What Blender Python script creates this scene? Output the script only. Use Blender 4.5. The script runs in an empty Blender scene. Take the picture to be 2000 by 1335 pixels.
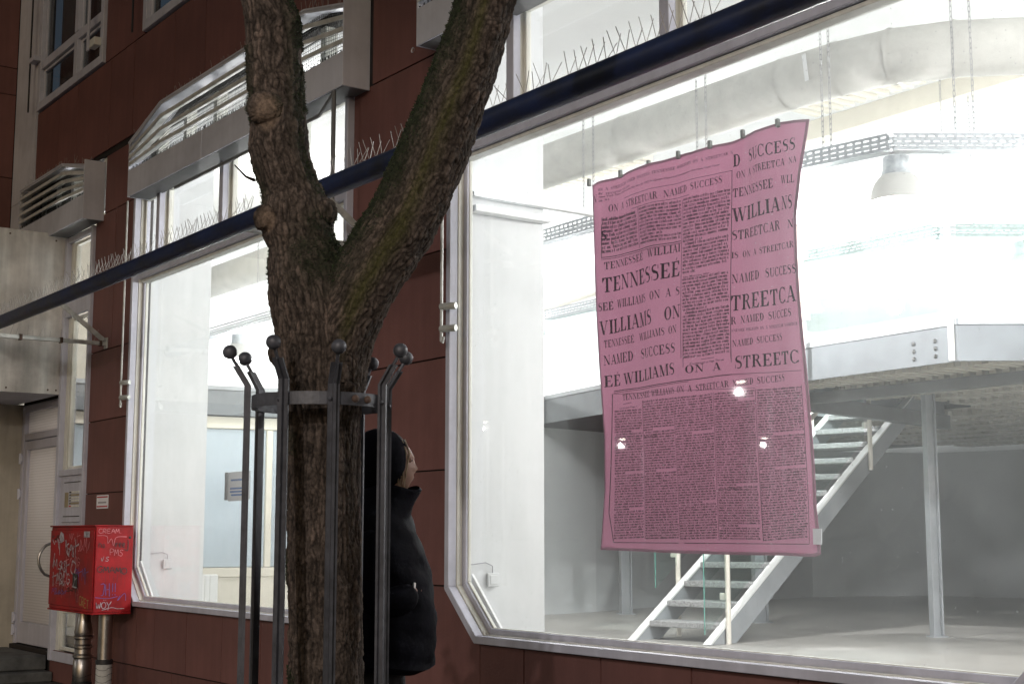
import bpy, bmesh, math, random
import numpy as np
from mathutils import Vector, Matrix, noise
from mathutils.geometry import tessellate_polygon
random.seed(7)
S = bpy.context.scene
COL = S.collection
PI = math.pi
# ------------------------------------------------------------------ camera
EYE = 1.38
PITCH = math.radians(7.718); YAW = math.radians(35.7075)
F = 2778.0
vh = (-math.cos(YAW), math.sin(YAW)); rh = (math.sin(YAW), math.cos(YAW))
cam = bpy.data.cameras.new('camera'); camo = bpy.data.objects.new('camera', cam); COL.objects.link(camo)
camo.location = (0, 0, EYE)
camo.rotation_euler = (PI/2 + PITCH, 0, math.atan2(-vh[0], vh[1]))
cam.sensor_width = 36; cam.lens = 50.0; cam.clip_start = .05; cam.clip_end = 600
S.camera = camo
S.render.resolution_x = 1024; S.render.resolution_y = 683
# ------------------------------------------------------------------ world: last light after sunset
w = bpy.data.worlds.new('World'); S.world = w; w.use_nodes = True
nt = w.node_tree; sky = nt.nodes.new('ShaderNodeTexSky'); sky.sky_type = 'NISHITA'; sky.sun_disc = False
sky.sun_elevation = math.radians(14); sky.sun_rotation = math.radians(140); sky.dust_density = 3.0; sky.air_density = 1.2
bg = nt.nodes['Background']; bg.inputs[1].default_value = 0.028
nt.links.new(sky.outputs[0], bg.inputs[0])
sl = bpy.data.lights.new('sun', 'SUN'); sl.energy = .12; sl.angle = math.radians(14); sl.color = (1, .96, .95)
so = bpy.data.objects.new('sun', sl); COL.objects.link(so)
so.rotation_euler = Vector((-.62, .75, -.25)).to_track_quat('-Z', 'Y').to_euler()
S.view_settings.view_transform = 'Standard'; S.view_settings.look = 'None'
S.view_settings.gamma = 1; S.view_settings.exposure = 0; S.view_settings.use_curve_mapping = False
LAMP_W = 310.0        # interior bay lamps and some added fill lights
STREET_W = 200.0
try: S.cycles.transparent_max_bounces = 16; S.cycles.sample_clamp_indirect = 4
except Exception: pass
# ------------------------------------------------------------------ geometry helpers
def ray(px, py):
    a = (px-1000)/F; b = (667.5-py)/F
    fw = math.cos(PITCH)-b*math.sin(PITCH); up = math.sin(PITCH)+b*math.cos(PITCH)
    return (vh[0]*fw+rh[0]*a, vh[1]*fw+rh[1]*a, up)
def aty(px, py, y): d = ray(px, py); t = y/d[1]; return (d[0]*t, y, EYE+d[2]*t)
def atx(px, py, x): d = ray(px, py); t = x/d[0]; return (x, d[1]*t, EYE+d[2]*t)
def atz(px, py, z): d = ray(px, py); t = (z-EYE)/d[2]; return (d[0]*t, d[1]*t, z)
def atd(px, py, t): d = ray(px, py); return Vector((d[0]*t, d[1]*t, EYE+d[2]*t))
class MB:
    def __init__(s): s.v = []; s.f = []
    def add(s, vs, fs):
        n = len(s.v); s.v += [tuple(v) for v in vs]; s.f += [tuple(n+i for i in f) for f in fs]; return s
    def box(s, x0, x1, y0, y1, z0, z1):
        return s.add([(x, y, z) for z in (z0, z1) for y in (y0, y1) for x in (x0, x1)],
            [(0,2,3,1),(4,5,7,6),(0,1,5,4),(2,6,7,3),(0,4,6,2),(1,3,7,5)])
    def hexa(s, p):  # 8 corners, first four bottom loop, last four top loop
        return s.add(p, [(3,2,1,0),(4,5,6,7),(0,1,5,4),(1,2,6,5),(2,3,7,6),(3,0,4,7)])
    def prism(s, poly, y0, y1):   # xz polygon extruded in y
        n = len(poly); v = [(x, y0, z) for x, z in poly]+[(x, y1, z) for x, z in poly]
        return s.add(v, [tuple(range(n)), tuple(range(2*n-1, n-1, -1))]+[(i, i+n, (i+1) % n+n, (i+1) % n) for i in range(n)])
    def slab(s, poly, z0, z1):
        n = len(poly); v = [(x, y, z0) for x, y in poly]+[(x, y, z1) for x, y in poly]
        return s.add(v, [tuple(range(n-1, -1, -1)), tuple(range(n, 2*n))]+[(i, (i+1) % n, (i+1) % n+n, i+n) for i in range(n)])
    def bar(s, a, b, wd, ht=None, up=(0, 0, 1)):
        a = Vector(a); b = Vector(b); d = (b-a).normalized(); u = Vector(up)
        if abs(d.dot(u)) > .98: u = Vector((0, 1, 0))
        r = d.cross(u).normalized(); u = r.cross(d); ht = ht or wd
        q = [r*(-wd/2)+u*(-ht/2), r*(wd/2)+u*(-ht/2), r*(wd/2)+u*(ht/2), r*(-wd/2)+u*(ht/2)]
        return s.hexa([a+k for k in q]+[b+k for k in q])
    def tube(s, pts, r, n=10, cap=True):
        pts = [Vector(p) for p in pts]; R = r if isinstance(r, (list, tuple)) else [r]*len(pts); rings = []; prev = None
        base = len(s.v)
        for i, p in enumerate(pts):
            d = (pts[min(i+1, len(pts)-1)]-pts[max(i-1, 0)]).normalized()
            if prev is None:
                u = Vector((0, 0, 1)) if abs(d.z) < .9 else Vector((1, 0, 0)); e = d.cross(u).normalized()
            else: e = (prev-d*prev.dot(d)).normalized()
            prev = e; g = d.cross(e)
            s.v += [tuple(p+(e*math.cos(2*PI*k/n)+g*math.sin(2*PI*k/n))*R[i]) for k in range(n)]
        for i in range(len(pts)-1):
            for k in range(n):
                a = base+i*n+k; b = base+i*n+(k+1) % n; s.f.append((a, b, b+n, a+n))
        if cap: s.f.append(tuple(base+k for k in range(n-1, -1, -1))); s.f.append(tuple(base+(len(pts)-1)*n+k for k in range(n)))
        return s
    def lathe(s, prof, c, n=24):   # prof: (r,z)
        base = len(s.v)
        for r, z in prof: s.v += [(c[0]+r*math.cos(2*PI*k/n), c[1]+r*math.sin(2*PI*k/n), c[2]+z) for k in range(n)]
        for i in range(len(prof)-1):
            for k in range(n):
                a = base+i*n+k; b = base+i*n+(k+1) % n; s.f.append((a, b, b+n, a+n))
        return s
    def ball(s, c, r, n=14, sc=(1, 1, 1)):
        base = len(s.v); m = n//2
        for i in range(m+1):
            t = PI*i/m
            s.v += [(c[0]+r*sc[0]*math.sin(t)*math.cos(2*PI*k/n), c[1]+r*sc[1]*math.sin(t)*math.sin(2*PI*k/n), c[2]+r*sc[2]*math.cos(t)) for k in range(n)]
        for i in range(m):
            for k in range(n):
                a = base+i*n+k; b = base+i*n+(k+1) % n; s.f.append((a, a+n, b+n, b))
        return s
    def build(s, name, m, parent=None, smooth=False, bevel=0):
        me = bpy.data.meshes.new(name); me.from_pydata(s.v, [], s.f); me.validate(); me.update()
        if bevel or smooth:
            bm = bmesh.new(); bm.from_mesh(me)
            if bevel: bmesh.ops.bevel(bm, geom=bm.edges[:], offset=bevel, segments=1, affect='EDGES', clamp_overlap=True)
            bmesh.ops.recalc_face_normals(bm, faces=bm.faces[:]); bm.to_mesh(me); bm.free()
        if smooth:
            me.polygons.foreach_set('use_smooth', [True]*len(me.polygons))
            try: me.set_sharp_from_angle(angle=math.radians(40))
            except Exception: pass
        me.materials.append(m); o = bpy.data.objects.new(name, me); COL.objects.link(o)
        if parent: o.parent = parent
        return o
def tag(o, label=None, cat=None, group=None, kind=None):
    for k, v_ in (('label', label), ('category', cat), ('group', group), ('kind', kind)):
        if v_: o[k] = v_
    return o
def empty(name, label, cat, group=None, loc=(0, 0, 0)):
    o = bpy.data.objects.new(name, None); COL.objects.link(o); o.location = loc; o.empty_display_size = .1
    return tag(o, label, cat, group)
def kids(o): return [c for c in bpy.data.objects if c.parent == o]
def copy_tree(o, parent=None):
    c = o.copy(); COL.objects.link(c); c.parent = parent
    for ch in kids(o): copy_tree(ch, c)
    return c
# ------------------------------------------------------------------ materials
def mat(name, col, rough=.6, metal=0, var=.12, scale=3, stretch=(1, 1, 1), bump=0, bscale=60, rnd=0, col2=None, spec=.5, streak=0, trans=0, emit=None):
    m = bpy.data.materials.new(name); m.use_nodes = True; t = m.node_tree; N = t.nodes; L = t.links
    b = N['Principled BSDF']; b.inputs['Roughness'].default_value = rough; b.inputs['Metallic'].default_value = metal
    b.inputs['Specular IOR Level'].default_value = spec
    tc = N.new('ShaderNodeTexCoord'); mp = N.new('ShaderNodeMapping'); L.new(tc.outputs['Object'], mp.inputs[0]); mp.inputs['Scale'].default_value = stretch
    nz = N.new('ShaderNodeTexNoise'); L.new(mp.outputs[0], nz.inputs[0]); nz.inputs['Scale'].default_value = scale; nz.inputs['Detail'].default_value = 7; nz.inputs['Roughness'].default_value = .65
    cr = N.new('ShaderNodeValToRGB'); L.new(nz.outputs[0], cr.inputs[0])
    c2 = col2 or tuple(c*(1-var*2) for c in col)
    cr.color_ramp.elements[0].position = .33; cr.color_ramp.elements[1].position = .62
    cr.color_ramp.elements[0].color = (*c2, 1); cr.color_ramp.elements[1].color = (*[c*(1+var*.4) for c in col], 1)
    out = cr.outputs[0]
    if streak:
        mp2 = N.new('ShaderNodeMapping'); L.new(tc.outputs['Object'], mp2.inputs[0]); mp2.inputs['Scale'].default_value = (9, 9, .7)
        n2 = N.new('ShaderNodeTexNoise'); L.new(mp2.outputs[0], n2.inputs[0]); n2.inputs['Scale'].default_value = 1.6; n2.inputs['Detail'].default_value = 5
        r2 = N.new('ShaderNodeMapRange'); L.new(n2.outputs[0], r2.inputs[0]); r2.inputs[1].default_value = .35; r2.inputs[2].default_value = .7; r2.inputs[3].default_value = 1-streak; r2.inputs[4].default_value = 1
        mx = N.new('ShaderNodeMix'); mx.data_type = 'RGBA'; mx.blend_type = 'MULTIPLY'; mx.inputs[0].default_value = 1
        L.new(out, mx.inputs[6]); L.new(r2.outputs[0], mx.inputs[7]); out = mx.outputs[2]
    if rnd:
        oi = N.new('ShaderNodeObjectInfo'); r3 = N.new('ShaderNodeMapRange'); L.new(oi.outputs['Random'], r3.inputs[0]); r3.inputs[3].default_value = 1-rnd; r3.inputs[4].default_value = 1+rnd
        mx = N.new('ShaderNodeMix'); mx.data_type = 'RGBA'; mx.blend_type = 'MULTIPLY'; mx.inputs[0].default_value = 1
        L.new(out, mx.inputs[6]); L.new(r3.outputs[0], mx.inputs[7]); out = mx.outputs[2]
    L.new(out, b.inputs['Base Color'])
    rr = N.new('ShaderNodeMapRange'); L.new(nz.outputs[0], rr.inputs[0]); rr.inputs[3].default_value = max(.04, rough-.12); rr.inputs[4].default_value = min(1, rough+.12); L.new(rr.outputs[0], b.inputs['Roughness'])
    if bump:
        n3 = N.new('ShaderNodeTexNoise'); L.new(mp.outputs[0], n3.inputs[0]); n3.inputs['Scale'].default_value = bscale; n3.inputs['Detail'].default_value = 4
        bp = N.new('ShaderNodeBump'); bp.inputs['Strength'].default_value = bump; bp.inputs['Distance'].default_value = .01; L.new(n3.outputs[0], bp.inputs['Height']); L.new(bp.outputs[0], b.inputs['Normal'])
    if trans:
        tl = N.new('ShaderNodeBsdfTranslucent'); L.new(out, tl.inputs[0]); ms = N.new('ShaderNodeMixShader'); ms.inputs[0].default_value = trans
        L.new(b.outputs[0], ms.inputs[1]); L.new(tl.outputs[0], ms.inputs[2]); L.new(ms.outputs[0], N['Material Output'].inputs[0])
    if emit:
        b.inputs['Emission Color'].default_value = (*emit[:3], 1); b.inputs['Emission Strength'].default_value = emit[3]
    return m
def glass(name, tint=(.955, .962, .968), dust=.02, tintcol=(.7, .74, .76), ior=1.45):
    m = bpy.data.materials.new(name); m.use_nodes = True; t = m.node_tree; N = t.nodes; L = t.links; N.remove(N['Principled BSDF'])
    tr = N.new('ShaderNodeBsdfTransparent'); tr.inputs[0].default_value = (*tint, 1)
    gl = N.new('ShaderNodeBsdfGlossy'); gl.inputs['Roughness'].default_value = .02
    fr = N.new('ShaderNodeFresnel'); ge = N.new('ShaderNodeNewGeometry'); im = N.new('ShaderNodeMapRange'); L.new(ge.outputs['Backfacing'], im.inputs[0]); im.inputs[3].default_value = ior; im.inputs[4].default_value = 1/ior; L.new(im.outputs[0], fr.inputs[0])
    mx = N.new('ShaderNodeMixShader'); L.new(fr.outputs[0], mx.inputs[0]); L.new(tr.outputs[0], mx.inputs[1]); L.new(gl.outputs[0], mx.inputs[2])
    df = N.new('ShaderNodeBsdfTranslucent'); df.inputs[0].default_value = (*tintcol, 1)
    d2 = N.new('ShaderNodeBsdfDiffuse'); d2.inputs[0].default_value = (*tintcol, 1)
    ad = N.new('ShaderNodeMixShader'); L.new(df.outputs[0], ad.inputs[1]); L.new(d2.outputs[0], ad.inputs[2])
    tc = N.new('ShaderNodeTexCoord'); nz = N.new('ShaderNodeTexNoise'); L.new(tc.outputs['Object'], nz.inputs[0]); nz.inputs['Scale'].default_value = 2.3; nz.inputs['Detail'].default_value = 8; nz.inputs['Roughness'].default_value = .7
    mr = N.new('ShaderNodeMapRange'); L.new(nz.outputs[0], mr.inputs[0]); mr.inputs[1].default_value = .35; mr.inputs[2].default_value = .75; mr.inputs[3].default_value = dust*.9; mr.inputs[4].default_value = dust*1.5
    vo = N.new('ShaderNodeTexVoronoi'); L.new(tc.outputs['Object'], vo.inputs[0]); vo.inputs['Scale'].default_value = 22
    vr = N.new('ShaderNodeMapRange'); L.new(vo.outputs['Distance'], vr.inputs[0]); vr.inputs[1].default_value = .03; vr.inputs[2].default_value = .075; vr.inputs[3].default_value = .35 if dust > .01 else 0; vr.inputs[4].default_value = 0
    sm = N.new('ShaderNodeMath'); sm.operation = 'ADD'; L.new(mr.outputs[0], sm.inputs[0]); L.new(vr.outputs[0], sm.inputs[1])
    fin = N.new('ShaderNodeMixShader'); L.new(sm.outputs[0], fin.inputs[0]); L.new(mx.outputs[0], fin.inputs[1]); L.new(ad.outputs[0], fin.inputs[2])
    L.new(fin.outputs[0], N['Material Output'].inputs[0]); return m
def emis(name, col, st):
    m = bpy.data.materials.new(name); m.use_nodes = True; b = m.node_tree.nodes['Principled BSDF']
    b.inputs['Base Color'].default_value = (*col, 1); b.inputs['Emission Color'].default_value = (*col, 1); b.inputs['Emission Strength'].default_value = st; return m
M = dict(
 panel=mat('fibre_cement_panel', (.185, .083, .074), .62, var=.13, scale=1.6, stretch=(1, 1, .8), bump=.12, bscale=90, rnd=.09, streak=.12, spec=.35),
 gap=mat('dark_joint', (.02, .015, .014), .9),
 alu=mat('grey_window_aluminium', (.56, .57, .66), .45, var=.08, scale=4, streak=.12),
 reveal=mat('pale_window_frame', (.74, .74, .68), .5, var=.06, scale=5, streak=.15),
 seal=mat('black_rubber_seal', (.015, .015, .015), .5),
 louv=mat('grey_painted_sheet', (.62, .63, .70), .5, var=.10, scale=1.8, streak=.08, bump=.04, bscale=20),
 slat=mat('louvre_slat_metal', (.62, .62, .6), .5, var=.15, scale=6),
 net=mat('bird_net_wire', (.06, .06, .06), .6),
 canopy=mat('stained_white_sheet', (.82, .80, .76), .5, var=.2, scale=1.7, bump=.05, bscale=8, streak=.3),
 plaster=mat('beige_plaster', (.50, .46, .38), .85, var=.1, scale=2, bump=.15, bscale=40, streak=.15),
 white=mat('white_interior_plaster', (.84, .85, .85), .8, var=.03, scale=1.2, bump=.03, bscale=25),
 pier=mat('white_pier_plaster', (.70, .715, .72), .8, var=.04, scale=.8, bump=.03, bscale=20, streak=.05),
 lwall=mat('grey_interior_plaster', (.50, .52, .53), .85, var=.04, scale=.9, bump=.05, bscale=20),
 cream=mat('cream_wall', (.78, .74, .64), .8, var=.05),
 ifloor=mat('grey_screed_floor', (.38, .365, .34), .38, var=.12, scale=1.4, bump=.03, bscale=12),
 steel=mat('grey_painted_steel', (.33, .35, .37), .5, var=.1, scale=3),
 steel_d=mat('dark_steel', (.16, .165, .17), .6, var=.15),
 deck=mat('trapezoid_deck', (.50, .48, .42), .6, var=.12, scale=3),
 tread=mat('speckled_terrazzo', (.42, .42, .42), .6, var=.0, scale=70, col2=(.10, .105, .11)),
 string=mat('light_steel_stringer', (.55, .58, .60), .4, var=.06),
 creamtube=mat('cream_painted_tube', (.78, .74, .66), .45, var=.05),
 duct=mat('fabric_duct', (.60, .59, .55), .75, var=.07, scale=5, bump=.06, bscale=30),
 galv=mat('galvanised_steel', (.50, .53, .55), .4, metal=.5, var=.12, scale=30),
 chain=mat('zinc_chain', (.42, .42, .42), .4, metal=.6),
 shade=mat('prismatic_lamp_shade', (.7, .7, .68), .35, trans=.35, var=.04),
 bulb=emis('lit_lamp', (1, .98, .94), 30),
 tube=emis('lit_fluorescent_tube', (.9, .95, 1), 14),
 bluep=mat('dark_blue_paint', (.009, .018, .062), .5, var=.25, scale=6, bump=.25, bscale=26, col2=(.010, .011, .018), stretch=(.6, 1, 1)),
 galvp=mat('galvanised_bracket', (.50, .51, .48), .55, metal=.3, var=.18, scale=12),
 spike=mat('stainless_spike_wire', (.34, .33, .32), .5, metal=.1),
 red=mat('red_enamel_sheet', (.36, .010, .014), .45, spec=.25, var=.14, scale=4, bump=.03, bscale=14, col2=(.17, .008, .010)),
 ink_w=mat('white_marker_paint', (.46, .42, .46), .6, var=.35, scale=30), ink_k=mat('black_marker_paint', (.03, .025, .025), .5),
 ink_v=mat('violet_marker_paint', (.16, .10, .35), .5, var=.2), ink_y=mat('yellow_marker_paint', (.50, .33, .10), .5, var=.25), ink_p=mat('faint_pink_marker_paint', (.62, .20, .22), .55, var=.25),
 inox=mat('polished_inox', (.42, .40, .38), .33, metal=1, var=.1, scale=8),
 wrap=mat('white_pipe_wrap', (.50, .50, .48), .7, var=.1, scale=14, bump=.2, bscale=25),
 black=mat('black_plastic', (.02, .02, .022), .5),
 doorp=mat('lilac_grey_door_frame', (.52, .52, .60), .42, var=.06, streak=.1),
 iron=mat('dark_grey_cage_iron', (.07, .072, .084), .5, metal=.25, var=.2, scale=18, bump=.1, bscale=60),
 rust=mat('rusty_bolt', (.09, .055, .04), .8, var=.2, scale=40),
 bolt=mat('zinc_bolt_head', (.12, .12, .12), .5, metal=.5),
 paper=mat('white_paper', (.80, .82, .86), .7, var=.02), redline=mat('red_print', (.5, .05, .06), .6), greyprint=mat('grey_print', (.35, .35, .37), .6), blueprint=mat('blue_print', (.12, .25, .6), .6),
 brass=mat('bell_plate_brass', (.42, .36, .24), .45, metal=.4),
 curtain=mat('grey_curtain', (.16, .16, .165), .9, var=.1, scale=8, stretch=(3, 1, .2)),
 stone=mat('dark_stone_step', (.11, .115, .115), .8, var=.25, scale=6, bump=.3, bscale=40),
 paving=mat('wet_pavement', (.09, .088, .085), .6, var=.25, scale=3, bump=.3, bscale=40), asphalt=mat('asphalt', (.05, .05, .05), .8, var=.2, scale=9, bump=.4, bscale=120),
 pink=mat('pink_fabric', (.265, .118, .172), .85, var=.05, scale=1.6, trans=.5, bump=.12, bscale=240, spec=.1),
 hem=mat('pink_fabric_hem', (.36, .22, .28), .85, var=.08, trans=.30, spec=.1),
 ink=mat('black_print', (.012, .010, .014), .8, var=.5, scale=26, spec=.05, col2=(.022, .014, .02)),
 clip=mat('grey_clip', (.20, .22, .20), .5),
 coat=mat('navy_quilted_coat', (.0028, .003, .006), .8, var=.25, scale=9, bump=.6, bscale=16, spec=.08), trouser=mat('black_trousers', (.008, .008, .011), .8), skin=mat('skin', (.27, .15, .105), .6, var=.06, scale=12), hair=mat('fair_hair', (.30, .22, .13), .6, var=.3, scale=50), shoe=mat('black_shoes', (.01, .01, .01), .4),
 glass=glass('dusty_shop_glass', dust=.05), glass2=glass('window_glass', dust=.006), glassup=glass('dark_window_glass', tint=(.7, .75, .78), dust=.004, ior=1.4),
 gpanel=glass('greenish_balustrade_glass', tint=(.92, .97, .955), dust=.012, tintcol=(.7, .8, .78)), gedge=mat('green_glass_edge', (.12, .34, .29), .2),
)
def frosted(name, col, tr):
    m = bpy.data.materials.new(name); m.use_nodes = True; N = m.node_tree.nodes; L = m.node_tree.links; b = N['Principled BSDF']
    b.inputs['Base Color'].default_value = (*col, 1); b.inputs['Roughness'].default_value = .35
    t = N.new('ShaderNodeBsdfTranslucent'); t.inputs[0].default_value = (*col, 1); x = N.new('ShaderNodeMixShader'); x.inputs[0].default_value = tr
    L.new(b.outputs[0], x.inputs[1]); L.new(t.outputs[0], x.inputs[2]); L.new(x.outputs[0], N['Material Output'].inputs[0]); return m
M['frost'] = frosted('frosted_glass', (.72, .80, .86), .55)
def wired():   # cast glass with a fine square grid
    m = bpy.data.materials.new('wired_cast_glass'); m.use_nodes = True; N = m.node_tree.nodes; L = m.node_tree.links; b = N['Principled BSDF']
    tc = N.new('ShaderNodeTexCoord'); sx = N.new('ShaderNodeSeparateXYZ'); L.new(tc.outputs['Object'], sx.inputs[0]); o = []
    for k in (0, 2):
        a = N.new('ShaderNodeMath'); a.operation = 'MULTIPLY'; a.inputs[1].default_value = 36; L.new(sx.outputs[k], a.inputs[0])
        f = N.new('ShaderNodeMath'); f.operation = 'FRACT'; L.new(a.outputs[0], f.inputs[0])
        g = N.new('ShaderNodeMath'); g.operation = 'GREATER_THAN'; g.inputs[1].default_value = .28; L.new(f.outputs[0], g.inputs[0]); o.append(g)
    mu = N.new('ShaderNodeMath'); mu.operation = 'MULTIPLY'; L.new(o[0].outputs[0], mu.inputs[0]); L.new(o[1].outputs[0], mu.inputs[1])
    cr = N.new('ShaderNodeValToRGB'); L.new(mu.outputs[0], cr.inputs[0]); cr.color_ramp.elements[0].color = (.60, .57, .56, 1); cr.color_ramp.elements[1].color = (.74, .71, .70, 1)
    L.new(cr.outputs[0], b.inputs['Base Color']); b.inputs['Roughness'].default_value = .3; tl = N.new('ShaderNodeBsdfTranslucent'); L.new(cr.outputs[0], tl.inputs[0]); ms = N.new('ShaderNodeMixShader'); ms.inputs[0].default_value = .5; L.new(b.outputs[0], ms.inputs[1]); L.new(tl.outputs[0], ms.inputs[2]); L.new(ms.outputs[0], N['Material Output'].inputs[0]); return m
M['wired'] = wired()
# ------------------------------------------------------------------ ground
def st(o, kind='structure'): o['kind'] = kind; return o
st(MB().box(-300, 300, -300, -5.2, -.16, -.12).build('road', M['asphalt']))
st(MB().box(-300, 300, -5.05, 4.66, -.2, 0).build('pavement', M['paving']))
st(MB().box(-300, 300, -5.2, -5.052, -.2, .002).build('kerb', M['stone'], bevel=.01))
st(MB().box(-300, 300, 4.66, 300, -.3, -.05).build('ground', M['paving']))
# ------------------------------------------------------------------ building
B = empty('brown_panel_building', 'brown panel clad building with two tall glowing shop windows and a grey entrance door', 'building')
C = 4.52
def panel(poly, m=None):
    yo = random.uniform(-.0015, .0015); g = .005
    cx = sum(p[0] for p in poly)/len(poly); cz = sum(p[1] for p in poly)/len(poly)
    q = [(p[0]+(g if p[0] < cx else -g), p[1]+(g if p[1] < cz else -g)) for p in poly]
    o = MB().prism([(x-cx, z-cz) for x, z in q], 0, .014).build('cladding_panel', m or M['panel'], B); o.location = (cx, C+yo, cz)
    return o
def rp(x0, x1, z0, z1): return panel([(x0, z0), (x1, z0), (x1, z1), (x0, z1)])
XL0, XL1, XR0, XR1 = -11.974, -8.10, -6.89, -2.88
CH = .30; ZB = .79
# below the sills
for a, b in ((XL0, XL1), (XR0, XR1)):
    xs = [a+.30]+([-11.28, -10.63, -9.97, -9.32, -8.66] if a < -10 else [-6.18, -5.54, -4.89, -4.24, -3.60])+[b-.30]
    for i in range(len(xs)-1): rp(xs[i], xs[i+1], .30, ZB-.004)
def chl(x0, x1):  # panel left of a window whose lower left corner is cut
    panel([(x0, .30), (x1+CH, .30), (x1+CH, ZB-.01), (x1-.006, 1.08), (x1-.006, 1.09), (x0, 1.09)])
def chr_(x0, x1):
    panel([(x0-CH, .30), (x1, .30), (x1, 1.09), (x0+.006, 1.09), (x0+.006, 1.08), (x0-CH, ZB-.01)])
chl(-13.05, XL0); chl(-7.50, XR0); chr_(XL1, -7.50); chr_(XR1, -2.4)
zr = [1.09, 1.755, 2.415, 3.06]
for x0, x1 in ((-13.05, XL0-.004), (XL1+.004, XR0-.004), (XR1+.004, -1.9)):
    for i in range(3): rp(x0, x1, zr[i], zr[i+1])
rp(-13.05, -12.52, 3.06, 4.36); rp(-12.52, XL0-.004, 3.06, 4.36)
rp(XL1+.004, XR0-.004, 3.06, 4.30); rp(XR1+.004, -1.9, 3.06, 4.30)
rp(-12.83, XL0+.05, 4.36, 4.915); rp(-7.86, -6.93, 4.30, 4.915); rp(-2.9, -1.9, 4.30, 4.915)
xs = [-15.03, -14.30, -13.73, -12.80, -12.20, -11.26, -10.60, -9.67, -9.03, -8.10, -7.45, -6.52, -5.88, -4.95, -4.3, -3.37, -2.7, -1.9]
for i in range(len(xs)-1): rp(xs[i], xs[i+1], 4.975 if i else 4.975, 5.86)
for x0, x1 in ((-12.975, -11.975), (-9.93, -8.95), (-8.95, -7.9), (-7.9, -6.9), (-6.9, -5.9), (-5.9, -4), (-4, -1.9)):
    rp(x0, x1, 5.86, 6.7); rp(x0, x1, 6.7, 7.6)
xs = [-13.88, -12.9, -11.9, -10.9, -9.9, -8.9, -7.9, -6.9, -5.9, -4.9, -3.9, -2.9, -1.9]
for i in range(len(xs)-1): rp(xs[i], xs[i+1], .004, .30)
# backing wall with the openings left free
bk = MB(); y0, y1 = C+.016, C+.14
for x0, x1 in ((-13.05, XL0), (XL1, XR0), (XR1, -1.9)): bk.box(x0, x1, y0, y1, 0, 4.36)
for x0, x1 in ((XL0, XL1), (XR0, XR1)):
    bk.box(x0, x1, y0, y1, 0, ZB)
    bk.prism([(x0, ZB), (x0+CH, ZB), (x0, ZB+CH)], y0, y1); bk.prism([(x1, ZB), (x1, ZB+CH), (x1-CH, ZB)], y0, y1)
for x0, x1 in ((-12.85, -11.7), (-7.95, -6.8), (-2.95, -1.9)): bk.box(x0, x1, y0, y1, 4.36, 4.93)
bk.box(-15.78, -1.9, y0, y1, 4.93, 5.86)
for x0, x1 in ((-12.99, XL0), (-9.93, -1.9)): bk.box(x0, x1, y0, y1, 5.86, 8)
bk.box(-15.78, -15.02, y0, y1, 2.8, 8)
bk.build('backing_wall', M['gap'], B)
MB().box(-15.78, -15.04, C-.02, C+.014, 4.98, 8).box(-15.78, -14.86, C-.02, C+.014, 4.2, 4.974).build('corner_trim', M['louv'], B)
# ---- side wing towards the street (perpendicular wall at the far left)
for k, (a, b) in enumerate(((4.34, 5.3), (5.31, 6.25), (6.26, 6.56), (6.57, 7.9))):
    for j in range(3):
        o = MB().box(-15.795, -15.78, C-.03-(j+1)*1.15+.01, C-.03-j*1.15, a, b).build('cladding_panel', M['panel'], B)
MB().box(-17, -15.797, .5, C+.1, 0, 8).build('wing_wall', M['gap'], B)
MB().box(-15.796, -15.25, .5, C+.2, 0, 2.745).build('plaster_wall', M['plaster'], B)
# ---- entrance canopy (white sheet side panel)
can = MB().box(-15.78, -13.862, 2.3, C-.02, 2.76, 4.31).build('canopy_box', M['steel_d'], B)
MB().box(-13.86, -13.848, 2.3, C-.01, 2.74, 4.33).build('side_sheet', M['canopy'], can, bevel=.002)
MB().box(-15.78, -13.87, 2.3, C-.01, 2.742, 2.758).build('underside_sheet', M['alu'], can)
for (y, z) in ((4.46, 2.78), (4.38, 2.78), (3.98, 2.78), (4.40, 4.26), (3.95, 4.28), (3.5, 4.28), (3.5, 2.78)):
    o = MB().ball((-13.846, y, z), .010, 8, (.5, 1, 1)).build('bolt', M['rust'], can)
# ------------------------------------------------------------------ windows
def ring(parent, pts, wd, ya, yb, m, name='frame_bar'):
    n = len(pts); c = Vector((sum(p[0] for p in pts)/n, sum(p[1] for p in pts)/n)); inner = []
    P = [Vector(p) for p in pts]
    for i in range(n):
        d0 = (P[i]-P[i-1]).normalized(); d1 = (P[(i+1) % n]-P[i]).normalized()
        n0 = Vector((-d0.y, d0.x)); n1 = Vector((-d1.y, d1.x)); b = (n0+n1); b = b/b.length; k = wd/max(.2, b.dot(n0)); inner.append(P[i]+b*k)
    for i in range(n):
        j = (i+1) % n
        MB().prism([tuple(P[i]), tuple(P[j]), tuple(inner[j]), tuple(inner[i])], ya, yb).build(name, m, parent, bevel=.003)
    return [tuple(p) for p in inner]
def octo(x0, x1, z0, z1, ch):  # counter-clockwise seen from the street, lower corners cut
    return [(x0+ch, z0), (x1-ch, z0), (x1, z0+ch*.95), (x1, z1), (x0, z1), (x0, z0+ch*.95)]
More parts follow.
